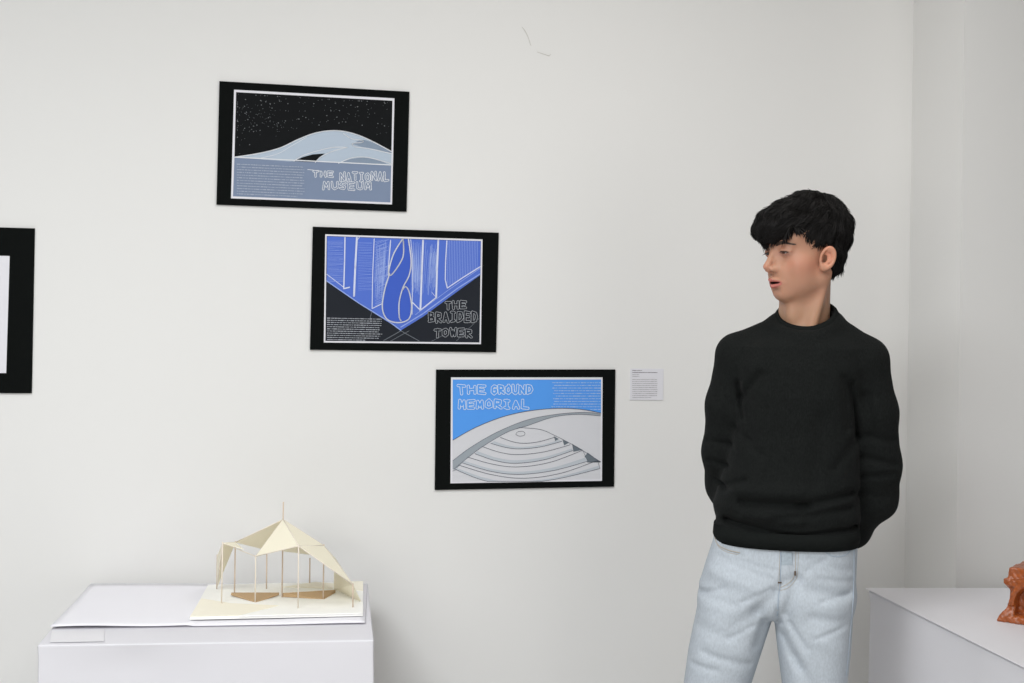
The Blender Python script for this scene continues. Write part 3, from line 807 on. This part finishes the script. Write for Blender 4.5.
# low body inside the clothes, with arms and hands
sh_l, sh_r = ph(737, 356), ph(867, 360)
el_l, el_r = ph(722, 458, .045), ph(878, 476, .04)
wr_l, wr_r = ph(775, 532, .155), ph(822, 541, .155)
def hand(x, y, z, w, d, side):
    """palm, four bent fingers and a thumb; w wrist, d pointing direction, fingers curling towards the back of the wearer"""
    w = Vector(w); d = Vector(d).normalized(); nrm = Vector((0, -1, 0)); s = d.cross(nrm).normalized()   # s: across the palm
    c = w + d * .052
    R = np.array([[*s], [*nrm], [*d]])
    e = ell(x, y, z, tuple(c), (.040, .014, .052), R)
    for k, (off, ln) in enumerate(((-.030, .062), (-.010, .072), (.011, .068), (.030, .054))):
        a = w + d * .088 + s * off; b = a + d * ln * .45 + nrm * .006; c2 = b + d * ln * .22 + nrm * .020; e2 = c2 - d * .006 + nrm * .018
        e = smin(e, chain(x, y, z, [tuple(a), tuple(b), tuple(c2), tuple(e2)], [.0092, .0085, .0078, .0068], .003), .005)
    a = w + d * .03 - s * .03 * side; b = a + d * .03 - s * .022 * side + nrm * .004; c2 = b + d * .028 + nrm * .012
    e = smin(e, chain(x, y, z, [tuple(a), tuple(b), tuple(c2)], [.012, .0105, .008], .004), .008)
    return e
hdl = (1, .12, -.12); hdr = (-1, .10, -.35)
wl2 = (wr_l[0], wr_l[1], wr_l[2]); wr2 = (wr_r[0] + .012, wr_r[1] + .022, wr_r[2])
floor_l, floor_r = ph(697, 940), ph(813, 940)
def body_sdf(x, y, z):
    def sx(a, b, yy, cy, bb):
        zz, cx, aa = hw(a, b, yy); return (zz, cx, cy, aa, bb)
    d = stack(x, y, z, [sx(735, 838, 580, .02, .08), sx(738, 842, 500, .02, .08), sx(752, 845, 440, .02, .08), sx(756, 848, 390, .02, .08), sx(768, 838, 358, .02, .06)])
    for a, b, c_, r1, r2, r3 in ((ph(742, 362, .03), el_l, wr_l, .030, .030, .026), (ph(860, 366, .03), el_r, wr_r, .030, .030, .026)):
        d = smin(d, chain(x, y, z, [a, b, c_], [r1, r2, r3], .01), .012)
    d = smin(d, chain(x, y, z, [ph(748, 575, .02), ph(716, 740, .01), floor_l], [.055, .045, .036], .02), .015)
    d = smin(d, chain(x, y, z, [ph(818, 575, .02), ph(814, 740, .01), floor_r], [.055, .045, .036], .02), .015)
    d = smin(d, hand(x, y, z, wl2, hdl, 1), .01)
    d = smin(d, hand(x, y, z, wr2, hdr, -1), .01)
    return d
bl_, bh_ = (-.33, -.13, .04), (.30, .30, 1.46)
x, y, z = grid(bl_, bh_, .005)
bv, bf = surface_nets(np.broadcast_to(body_sdf(x, y, z), (x.size, y.size, z.size)), bl_, .005)
V = np.concatenate([hvp, bv]); Fc = np.concatenate([hf, bf + len(hvp)])
body = link_mesh('body', V, Fc, SKINM, person, True)
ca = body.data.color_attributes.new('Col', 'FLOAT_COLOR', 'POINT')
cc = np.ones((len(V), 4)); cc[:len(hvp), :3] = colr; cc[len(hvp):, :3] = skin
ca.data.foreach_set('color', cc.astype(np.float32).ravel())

# eyes
EW = mat('eye_white', (0.62, 0.58, 0.56, 1), 0.2); EI = mat('iris_brown', (0.07, 0.035, 0.018, 1), 0.15); EP = mat('pupil', (0.004, 0.004, 0.004, 1), 0.1)
for sd in (1, -1):
    bm = bmesh.new(); bmesh.ops.create_uvsphere(bm, u_segments=32, v_segments=24, radius=.0131)
    for f in bm.faces:
        cz = f.calc_center_median().normalized().z
        f.material_index = 2 if cz > .975 else (1 if cz > .885 else 0); f.smooth = True
    gaze = (RH @ Vector((-.12 if sd == 1 else -.10, -1, -.26))).normalized()
    me = bpy.data.meshes.new('eye'); bm.to_mesh(me); bm.free()
    for m_ in (EW, EI, EP): me.materials.append(m_)
    o = bpy.data.objects.new('eye', me); COL.objects.link(o); o.parent = person
    o.location = h2p((EYEC[0] * sd, EYEC[1], EYEC[2])); o.rotation_euler = gaze.to_track_quat('Z', 'Y').to_euler()

hbvh = BVHTree.FromPolygons([Vector(v) for v in hvp.tolist()], hf.tolist())
HAIR = mat('black_hair', (0.0034, 0.0026, 0.0024, 1), 0.55, spec=0.22)
BROWM = mat('brow_hair', (0.045, 0.024, 0.016, 1), 0.6)
fwd = RH @ Vector((0, -1, 0))
rg = random.Random(5)
def on_face(x, y, z, off=0.0):
    "point of the face in front of a head-frame position"
    o = h2p((x, -.16, z)); hit = hbvh.ray_cast(o, -fwd)
    p_ = hit[0] if hit[0] else h2p((x, y, z)); n_ = hit[1] if hit[0] else fwd
    return p_ + n_ * off, n_
for sd in (1, -1):
    mb = MB()
    for k in range(380):
        t = rg.random(); x_ = .013 + .037 * t; z_ = .0192 + .0036 * math.sin(t * math.pi) - .0022 * t
        wd = .0046 * (1 - .7 * t); z_ += rg.uniform(-wd, wd)
        p0, n0 = on_face(sd * x_, -.08, z_, .0002); p1, n1 = on_face(sd * (x_ + .0055), -.08, z_ + .0016 * (1 - 2 * t), .0012)
        mb.tube([p0, (p0 + p1) / 2 + n0 * .0006, p1], [.00042, .00036, .0001], 4)
    mb.build('eyebrow', BROWM, person)
    mb = MB()
    pts = []
    for k in range(9):
        t = k / 8; xx = .019 + .0245 * t; zz = -.0004 + .0012 * math.sin(math.pi * t) - .0022 * t
        p0, n0 = on_face(sd * xx, -.08, zz, .0004); pts.append(p0)
    # keep the lash line free of jumps where the lid opens
    for k in range(9):
        t = k / 8; xx = (.0175 + .0285 * t); a_ = (xx - EYEC[0]) / .0158; yy = EYEC[1] - .0151 * math.sqrt(max(0, 1 - a_ * a_ * .95)); zz = .0017 + .0012 * math.sin(math.pi * t) - .0025 * t
        pts[k] = h2p((sd * xx, yy - .0004, zz))
    mb.tube(pts, [.0005] + [.0013] * 7 + [.0007], 5)
    for k in range(26):
        t = rg.random(); i = min(int(t * 8), 7); q0 = pts[i].lerp(pts[i + 1], t * 8 - i)
        q1 = q0 + RH @ Vector((sd * (t - .4) * .004, -.0055, -.0025))
        mb.tube([q0, q1], [.00035, .0001], 3)
    mb.build('eyelashes', BROWM, person)

# hair
HLT = [-180, -150, -130, -118, -112, -100, -80, -75, -68, -60, -50, -40, -30, -10, 10, 24, 31, 39, 48, 60, 67, 73, 79, 100, 107, 112, 118, 130, 150, 180]
HLZ = [-42, -54, -78, -84, -20, 14, 8, -12, -14, 16, 18, 14, 10, 12, 15, 18, 33, 47, 41, 18, -10, -14, 2, 10, 6, -24, -90, -78, -54, -42]
def hairline(x, y):
    th = np.degrees(np.arctan2(x, -(y))); return np.interp(th.ravel(), HLT, HLZ).reshape(th.shape) * 1e-3
def hair_sdf(x, y, z):
    g = 1e-3
    E = lambda c, r: ell(x, y, z, tuple(q * g for q in c), tuple(q * g for q in r))
    d = E((0, 14, 50), (83, 104, 77))
    d = smin(d, E((0, -62, 66), (60, 44, 42)), .03)
    d = smin(d, E((-14, -76, 51), (46, 36, 34)), .02)
    d = smin(d, E((0, 35, -8), (60, 52, 76)), .03)
    d = smin(d, E((10, 12, 95), (50, 52, 32)), .03)
    hl = hairline(x, np.broadcast_to(y, np.broadcast_shapes(x.shape, y.shape)))
    hl = hl + np.where(z > .008, .006, 0)
    d = smax(d, hl - z, .006)
    # the inside is the head
    rho = np.sqrt((x - .012) ** 2 + (y - .045) ** 2); th2 = np.arctan2(y - .045, x - .012)
    lock = np.sin(th2 * 13 + 2.2 * np.sin(rho * 55 + z * 20)) * .6 + np.sin(th2 * 23 + 3 * np.sin(z * 48 + 1)) * .4
    d = d + .0022 * lock * np.clip(rho / .05, 0, 1)
    a = 3 * np.sin(x * 120 + 3 * np.sin(z * 45)) * np.sin(y * 95 + 2 * np.sin(x * 60)) + 2 * np.sin(z * 150 + y * 60)
    return d - a * .0007
hl_, hh_ = (-.105, -.14, -.112), (.105, .14, .15)
x, y, z = grid(hl_, hh_, .0025)
av, af = surface_nets(np.broadcast_to(hair_sdf(x, y, z), (x.size, y.size, z.size)), hl_, .0025)
abvh = BVHTree.FromPolygons([Vector(v) for v in av.tolist()], af.tolist())
verts_h = av @ RHn.T + np.array(H0)
MBH = MB()
crown = Vector((.012, .045, .13))
def hl_at(p_): return float(np.interp(math.degrees(math.atan2(p_.x, -p_.y)), HLT, HLZ)) * 1e-3
def strand(p0, L_, offs, rad, lift, sway, stop=0.006, nst=9):
    pts = []; p_ = p0.copy(); ph_ = rg.random() * 6; free = None
    for i in range(nst):
        t = i / (nst - 1)
        if free is not None:
            free = (free + Vector((0, 0, -.35)) + Vector((rg.uniform(-.2, .2), rg.uniform(-.1, .3), 0))).normalized()
            pt = pts[-1] + free * (L_ / nst) * .8
            pts.append(pt)
            if pt.z < hl_at(pt) - stop: break
            continue
        q, n_, _, _ = abvh.find_nearest(p_)
        if q is None: break
        o_ = offs + lift * t * t
        pt = q + n_ * o_
        pts.append(pt)
        away = (q - crown); away -= n_ * away.dot(n_)
        if away.length < 1e-4: away = Vector((0, -1, 0))
        away.normalize()
        dn = Vector((0, 0, -1)); dn -= n_ * dn.dot(n_)
        side = n_.cross(away)
        fr = Vector((0, -1, 0)); fr -= n_ * fr.dot(n_)
        wf = .8 if q.y < .02 and q.z > .05 else 0.0
        dr = away + fr * wf + dn * .35 + side * (sway * math.sin(ph_ + t * 3))
        dr.normalize(); p_ = q + dr * (L_ / nst)
        if pt.z < hl_at(pt) + .009 and len(pts) > 1: free = (pts[-1] - pts[-2]).normalized()
        if pt.z < hl_at(pt) - stop: break
    if len(pts) < 3: return
    m_ = len(pts)
    MBH.tube([h2p(q) for q in pts], [rad * (.6 + .4 * math.sin(math.pi * min(1, (k + .6) / m_))) * (1 - (k / (m_ - 1)) ** 3 * .92) for k in range(m_)], 4)
for k in range(5200):
    th = rg.uniform(-math.pi, math.pi); el = math.asin(rg.uniform(-.75, 1))
    p0 = Vector((math.sin(th) * math.cos(el) * .085, -math.cos(th) * math.cos(el) * .11 + .0, .045 + math.sin(el) * .095))
    q = abvh.find_nearest(p0)[0]
    if q.z < hl_at(q) + .010: continue
    strand(q, rg.uniform(.03, .075), rg.uniform(-.001, .0022), rg.uniform(.0009, .0019), rg.uniform(-.001, .007), rg.uniform(-1.0, 1.0), rg.uniform(-.004, .008))
# fringe locks and stray tips
for k in range(900):
    th = math.radians(rg.uniform(-62, 62)); q = abvh.find_nearest(Vector((math.sin(th) * .07, -math.cos(th) * .1 - .01, rg.uniform(.04, .075))))[0]
    strand(q, rg.uniform(.035, .06), rg.uniform(-.002, .003), rg.uniform(.0012, .0026), rg.uniform(-.004, .003), rg.uniform(-.9, .9), rg.uniform(.000, .014))
for k in range(150):
    th = rg.uniform(1.2, 4.2); el = rg.uniform(.2, 1.4)
    q = abvh.find_nearest(Vector((math.sin(th) * math.cos(el) * .085, -math.cos(th) * math.cos(el) * .11, .045 + math.sin(el) * .095)))[0]
    strand(q, rg.uniform(.03, .05), 0, rg.uniform(.0005, .0009), rg.uniform(.004, .011), rg.uniform(-1, 1))
nb = len(verts_h)
HV = np.concatenate([verts_h, np.array([tuple(v) for v in MBH.v])])
HF = af.tolist() + [tuple(i + nb for i in f) for f in MBH.f]
hair = link_mesh('hair', HV, HF, HAIR, person, True)

# --- sweater
KNIT = mat('charcoal_knit', (0.0125, 0.0140, 0.0136, 1), 0.95, bump=0.6, scale=420, var=0.4, spec=0.06, stretch=(1, 1, .35), sheen=0.02, detail=2, dist=0.002)
RIB = mat('charcoal_rib', (0.010, 0.0115, 0.011, 1), 0.95, bump=0.5, scale=500, spec=0.06, stretch=(1, 1, .1), dist=0.002)
def xz(px, py): q = ph(px, py, -.1); return (q[0], q[2])
FOLDS = [  # (from, to, width, depth); positive carves a crease
    ((742, 503), (806, 505), .010, .0075), ((800, 506), (852, 496), .010, .006), ((726, 522), (790, 537), .008, .007), ((790, 537), (856, 532), .008, .006),
    ((775, 519), (850, 511), .009, .004), ((737, 385), (742, 420), .007, .0045), ((742, 398), (760, 375), .010, .004), ((747, 400), (752, 440), .012, .004),
    ((852, 385), (860, 440), .008, .006), ((845, 380), (850, 430), .010, .004), ((735, 430), (760, 455), .010, .003), ((860, 440), (835, 470), .012, .003),
    ((775, 340), (765, 400), .02, .002), ((768, 412), (775, 470), .018, .003), ((822, 420), (815, 480), .02, .003), ((722, 490), (745, 482), .008, .004),
    ((745, 515), (800, 521), .012, -.005), ((735, 490), (800, 493), .014, -.004), ((705, 445), (730, 448), .006, .004), ((707, 465), (726, 470), .006, .005), ((712, 485), (724, 492), .005, .005),
    ((870, 440), (895, 446), .008, .004), ((866, 462), (898, 470), .008, .005), ((866, 482), (896, 480), .007, .005), ((868, 398), (876, 440), .010, .004), ((862, 500), (888, 505), .007, .004)]
RING_C = ph(805.5, 315, .015)
def ring_z(c_, s_):
    return RING_C[2] - .004 + .030 * s_ + .008 * np.maximum(0, c_) ** 2
def sweater_sdf(x, y, z):
    def s(a, b, yy, cy, bb):
        zz, cx, aa = hw(a, b, yy); return (zz, cx, cy, aa, bb)
    d = stack(x, y, z, [s(715, 858, 548, .02, .122), s(713, 860, 540, .02, .130), s(714, 860, 531, .02, .131), s(715, 860, 524, .02, .127), s(713, 860, 510, .02, .136), s(718, 860, 490, .02, .132), s(726, 860, 465, .02, .124),
                        s(732, 860, 430, .02, .118), s(736, 861, 395, .018, .118), s(735, 866, 365, .018, .112), s(742, 864, 346, .018, .10), s(765, 845, 330, .018, .075)], 2.5, .03)
    k = .03
    d = smin(d, cone(x, y, z, ph(788, 331, .02), ph(738, 353, .02), .041, .046), k)
    d = smin(d, cone(x, y, z, ph(825, 330, .02), ph(865, 359, .02), .043, .050), k)
    al = chain(x, y, z, [ph(737, 357, .02), ph(729, 405, .03), ph(723, 452, .045), ph(726, 484, .075), ph(743, 512, .12), ph(775, 530, .15)], [.049, .0515, .0465, .0455, .041, .034], .02)
    ar = chain(x, y, z, [ph(866, 361, .02), ph(874, 412, .03), ph(878, 465, .045), ph(875, 497, .07), ph(851, 528, .115), ph(826, 543, .148)], [.050, .0515, .0505, .050, .043, .036], .02)
    d = smin(d, al, .018); d = smin(d, ar, .018)
    f = 0
    front = 1 / (1 + np.exp((y - .02) / .012))
    for a, b, w, amp in FOLDS:
        f = f + 1.9 * amp * np.exp(-(seg2(x, z, xz(*a), xz(*b)) / w) ** 2)
    f = f * front
    f = f + .0016 * np.sin(z * 75 + 9 * x + 2 * np.sin(x * 22)) * np.exp(-((z - .98) / .16) ** 2)
    d = d + f
    ph_ = np.arctan2(y - RING_C[1], x - RING_C[0]); tz_ = ring_z(np.cos(ph_), np.sin(ph_)) - .013
    rho = np.sqrt((x - RING_C[0]) ** 2 + (y - RING_C[1]) ** 2)
    d = smin(d, np.sqrt((rho - .071) ** 2 + (z - tz_) ** 2) - .009, .022)
    # neck opening
    e = np.sqrt(((x - RING_C[0]) / .0605) ** 2 + ((y - RING_C[1]) / .058) ** 2) - 1
    cut = np.maximum(e * .058, RING_C[2] - .075 - z)
    d = smax(d, -cut, .006)
    # cuffs end before the hands
    return d
sw = sdf_obj('sweater', sweater_sdf, (-.27, -.16, .93), (.28, .25, 1.56), .003, KNIT, person)
mb = MB(); ring = []
NR = 72; vs = []; fs = []
for k in range(NR):
    a = 2 * math.pi * k / NR; s_ = math.sin(a); c_ = math.cos(a)
    w_ = .0655 + .004 * max(0, c_) ; cz = float(ring_z(c_, s_))
    rib = .0007 * (k % 2)
    for j in range(10):
        b = 2 * math.pi * j / 10
        # band: tall and thin, leaning inwards
        dx, dz = .0052 * math.cos(b), .0098 * math.sin(b)
        rr_ = w_ + dx + rib * (1 if math.cos(b) > 0 else 0) - .004 * math.sin(b)
        vs.append((RING_C[0] + c_ * rr_, RING_C[1] + s_ * (rr_ - .003), cz + dz))
        # sin(a) > 0 is the back, where the band stands higher
for k in range(NR):
    for j in range(10):
        fs.append((k * 10 + j, ((k + 1) % NR) * 10 + j, ((k + 1) % NR) * 10 + (j + 1) % 10, k * 10 + (j + 1) % 10))
link_mesh('collar', vs, fs, RIB, sw, True)
# ribbed hem band
HEM = []
for (a, b, yy, bb) in ((715, 858, 548, .124), (713, 860, 541, .131), (714, 860, 531, .1315)):
    zz, cx, aa = hw(a, b, yy); HEM.append((zz, cx, aa, bb))
vs, fs = [], []; NH = 180
for (zz, cx, aa, bb) in HEM:
    for k in range(NH):
        a = 2 * math.pi * k / NH; c_, s_ = math.cos(a), math.sin(a); e_ = (abs(c_) ** 2.5 + abs(s_) ** 2.5) ** (-1 / 2.5)
        rb = 1 + .004 * (k % 2) + .006
        left = max(0, -c_)
        vs.append((cx + aa * rb * c_ * e_, .02 + bb * rb * s_ * e_, zz + .002 * left ** 2))
for j in range(2):
    for k in range(NH):
        fs.append((j * NH + k, j * NH + (k + 1) % NH, (j + 1) * NH + (k + 1) % NH, (j + 1) * NH + k))
hb = link_mesh('hem_band', vs, fs, RIB, sw, True); m_ = hb.modifiers.new('s', 'SOLIDIFY'); m_.thickness = .004; m_.offset = -1
for (w_, dr_) in ((ph(775, 530, .15), hdl), (ph(826, 538, .148), hdr)):
    mb = MB(); d_ = Vector(dr_).normalized(); w_ = Vector(w_)
    mb.tube([w_ - d_ * .012, w_ + d_ * .02, w_ + d_ * .034], [.036, .034, .031], 24); mb.build('cuff', RIB, sw, True)

# --- jeans
DENIM = mat('bleached_denim', (0.53, 0.58, 0.635, 1), 0.85, bump=0.35, scale=260, var=0.16, spec=0.2, stretch=(1, 1, .5), detail=6, dist=0.001)
nt = DENIM.node_tree
JF = [((792, 556), (797, 580), .012, .006), ((797, 580), (786, 615), .014, .009), ((785, 582), (757, 612), .014, .007), ((757, 612), (735, 628), .016, .004), ((720, 560), (770, 578), .010, .003), ((712, 575), (760, 590), .014, -.004),
      ((812, 560), (848, 575), .012, .003), ((808, 590), (846, 600), .012, .0035), ((812, 618), (843, 624), .010, .0035), ((700, 630), (740, 640), .016, .003), ((704, 655), (748, 668), .009, .004), ((698, 598), (725, 590), .006, .003), ((735, 560), (775, 571), .006, .0025), ((826, 560), (806, 572), .006, .0025), ((846, 630), (815, 640), .006, .003), ((728, 640), (752, 628), .006, .003), ((692, 668), (716, 672), .007, .003), ((790, 625), (806, 650), .007, .004), ((742, 603), (770, 590), .006, .003), ((822, 603), (850, 598), .006, .003), ((820, 580), (852, 586), .006, .0022), ((756, 650), (764, 625), .010, .005), ((783, 640), (800, 670), .010, .006), ((795, 660), (812, 690), .012, .004),
      ((776, 592), (779, 625), .007, .006), ((705, 600), (735, 606), .012, .003), ((818, 640), (842, 655), .016, -.003), ((722, 552), (740, 556), .006, .003),
      ((700, 700), (740, 712), .018, .006), ((790, 720), (835, 708), .018, .006), ((695, 760), (735, 775), .02, .006), ((790, 790), (835, 780), .02, .006), ((690, 850), (730, 860), .02, .008), ((785, 860), (840, 868), .02, .008), ((690, 900), (725, 905), .015, .008), ((790, 905), (835, 900), .015, .008)]
def jeans_sdf(x, y, z):
    def s(a, b, yy, cy, bb):
        zz, cx, aa = hw(a, b, yy); return (zz, cx, cy, aa, bb)
    def t(a, b, yy, cy, bb):
        q0, q1 = ph(a, yy), ph(b, yy); return (q0[2], (q0[0] + q1[0]) / 2, cy, (q1[0] - q0[0]) / 2, bb)
    hips = stack(x, y, z, [s(716, 855, 535, .02, .112), s(713, 857, 550, .02, .117), s(706, 856, 572, .02, .121), s(700, 855, 592, .022, .123), t(700, 855, 602, .022, .120), t(706, 850, 611, .022, .116)], 2.5, .01, .06)
    ll = stack(x, y, z, [t(701, 775, 586, .02, .116), t(694, 771, 620, .015, .112), t(688, 761, 650, .012, .104), t(683.5, 750, 684, .010, .093), t(676, 738, 760, .005, .088), t(668, 730, 850, .01, .085), t(664, 724, 935, .02, .082), t(661, 722, 965, .015, .085)], 2.3, .03)
    rl = stack(x, y, z, [t(774, 855, 586, .02, .116), t(774, 853, 620, .015, .112), t(777.5, 851, 650, .012, .104), t(782, 847, 684, .010, .093), t(783, 845, 760, .005, .088), t(783, 843, 850, .01, .085), t(782, 842, 935, .02, .082), t(780, 843, 965, .015, .085)], 2.3, .03)
    d = smin(smin(hips, ll, .022), smin(hips, rl, .022), .006)
    d = np.minimum(d, 10)
    f = 0; front = 1 / (1 + np.exp((y - .02) / .015))
    for a, b, w, amp in JF:
        f = f + amp * np.exp(-(seg2(x, z, xz(*a), xz(*b)) / w) ** 2)
    return d + f * front
jn = sdf_obj('jeans', jeans_sdf, (-.34, -.14, .0), (.18, .20, 1.02), .004, DENIM, person)
jme = jn.data
jb = BVHTree.FromPolygons([v.co.copy() for v in jme.vertices], [tuple(p_.vertices) for p_ in jme.polygons])
def on_jeans(px, py, off=.0005):
    a = ph(px, py, -.1); hit = jb.ray_cast(Vector((a[0], -.4, a[2])), Vector((0, 1, 0)))
    return (hit[0] + hit[1] * off) if hit[0] else Vector(a)
THREAD = mat('tan_thread', (0.46, 0.42, 0.37, 1), 0.8); SEAMM = mat('denim_seam', (0.40, 0.47, 0.55, 1), 0.85)
def jline(name, pts, r_, m, n=6):
    mb = MB(); mb.tube([on_jeans(*q) for q in curve(pts, n)], r_, 5); return mb.build(name, m, jn, True)
jline('stitching', [(780, 551), (779.5, 565), (779, 580), (778.5, 600), (777, 612)], .0008, THREAD)
jline('stitching', [(796, 551), (795.5, 565), (794, 577), (788, 584), (780, 588)], .0008, THREAD)
jline('stitching', [(798.5, 551), (798, 566), (796.5, 579), (789, 587.5), (780, 591)], .0006, THREAD)
jline('seam', [(780.5, 552), (780, 580), (777, 618)], .0016, SEAMM)
jline('pocket_edge', [(712.5, 541), (716, 548), (725, 552), (740, 554)], .0013, THREAD)
jline('pocket_edge', [(713, 544), (718, 551), (726, 554.5), (738, 556)], .0007, THREAD)
jline('pocket_edge', [(825, 553), (834, 558), (846, 558), (856, 551)], .0011, SEAMM)
jline('seam', [(855, 552), (855, 590), (852, 630), (847, 683)], .0012, SEAMM)
mb = MB(); a_ = on_jeans(795, 573.5, .0015); mb.box(tuple(a_), (.004, .003, .010)); mb.build('bar_tack', mat('brown_tack', (0.10, 0.07, 0.05, 1), .6), jn)
mb = MB(); a_ = on_jeans(779.5, 582.5, .0015); mb.box(tuple(a_), (.008, .003, .003)); mb.build('bar_tack', mat('brown_tack_two', (0.10, 0.07, 0.05, 1), .6), jn)
mb = MB(); qs = [on_jeans(781.5, 552, .002), on_jeans(792, 552, .002), on_jeans(792, 565, .002), on_jeans(781.5, 565, .002)]
mb.add(qs, [(3, 2, 1, 0)]); fp = mb.build('fly_placket', mat('denim_blue_patch', (0.44, 0.51, 0.57, 1), .85, var=.2, scale=200), jn)
sm = fp.modifiers.new('s', 'SOLIDIFY'); sm.thickness = .002

# --- shoes
SHOE = mat('white_leather', (0.72, 0.72, 0.70, 1), 0.5, bump=.1, scale=200); SOLE = mat('rubber_sole', (0.55, 0.54, 0.52, 1), 0.7)
for fx, fa in ((floor_l, -14), (floor_r, 10)):
    def shoe(x, y, z):
        d = ell(x, y, z, (0, -.07, .035), (.047, .105, .042)); d = smin(d, ell(x, y, z, (0, .035, .05), (.040, .055, .055)), .03)
        return smax(d, .012 - z, .006)
    def sole(x, y, z):
        d = np.sqrt((x / .050) ** 2 + ((y + .045) / .138) ** 2) - 1
        return smax(smax(d * .05, z - .024, .004), .001 - z, .004)
    s1 = sdf_obj('shoe', shoe, (-.06, -.2, 0), (.06, .12, .12), .004, SHOE, person)
    s1.location = (fx[0], fx[1], 0); s1.rotation_euler = (0, 0, math.radians(fa))
    s2 = sdf_obj('sole', sole, (-.06, -.2, -.004), (.06, .12, .04), .004, SOLE, s1)
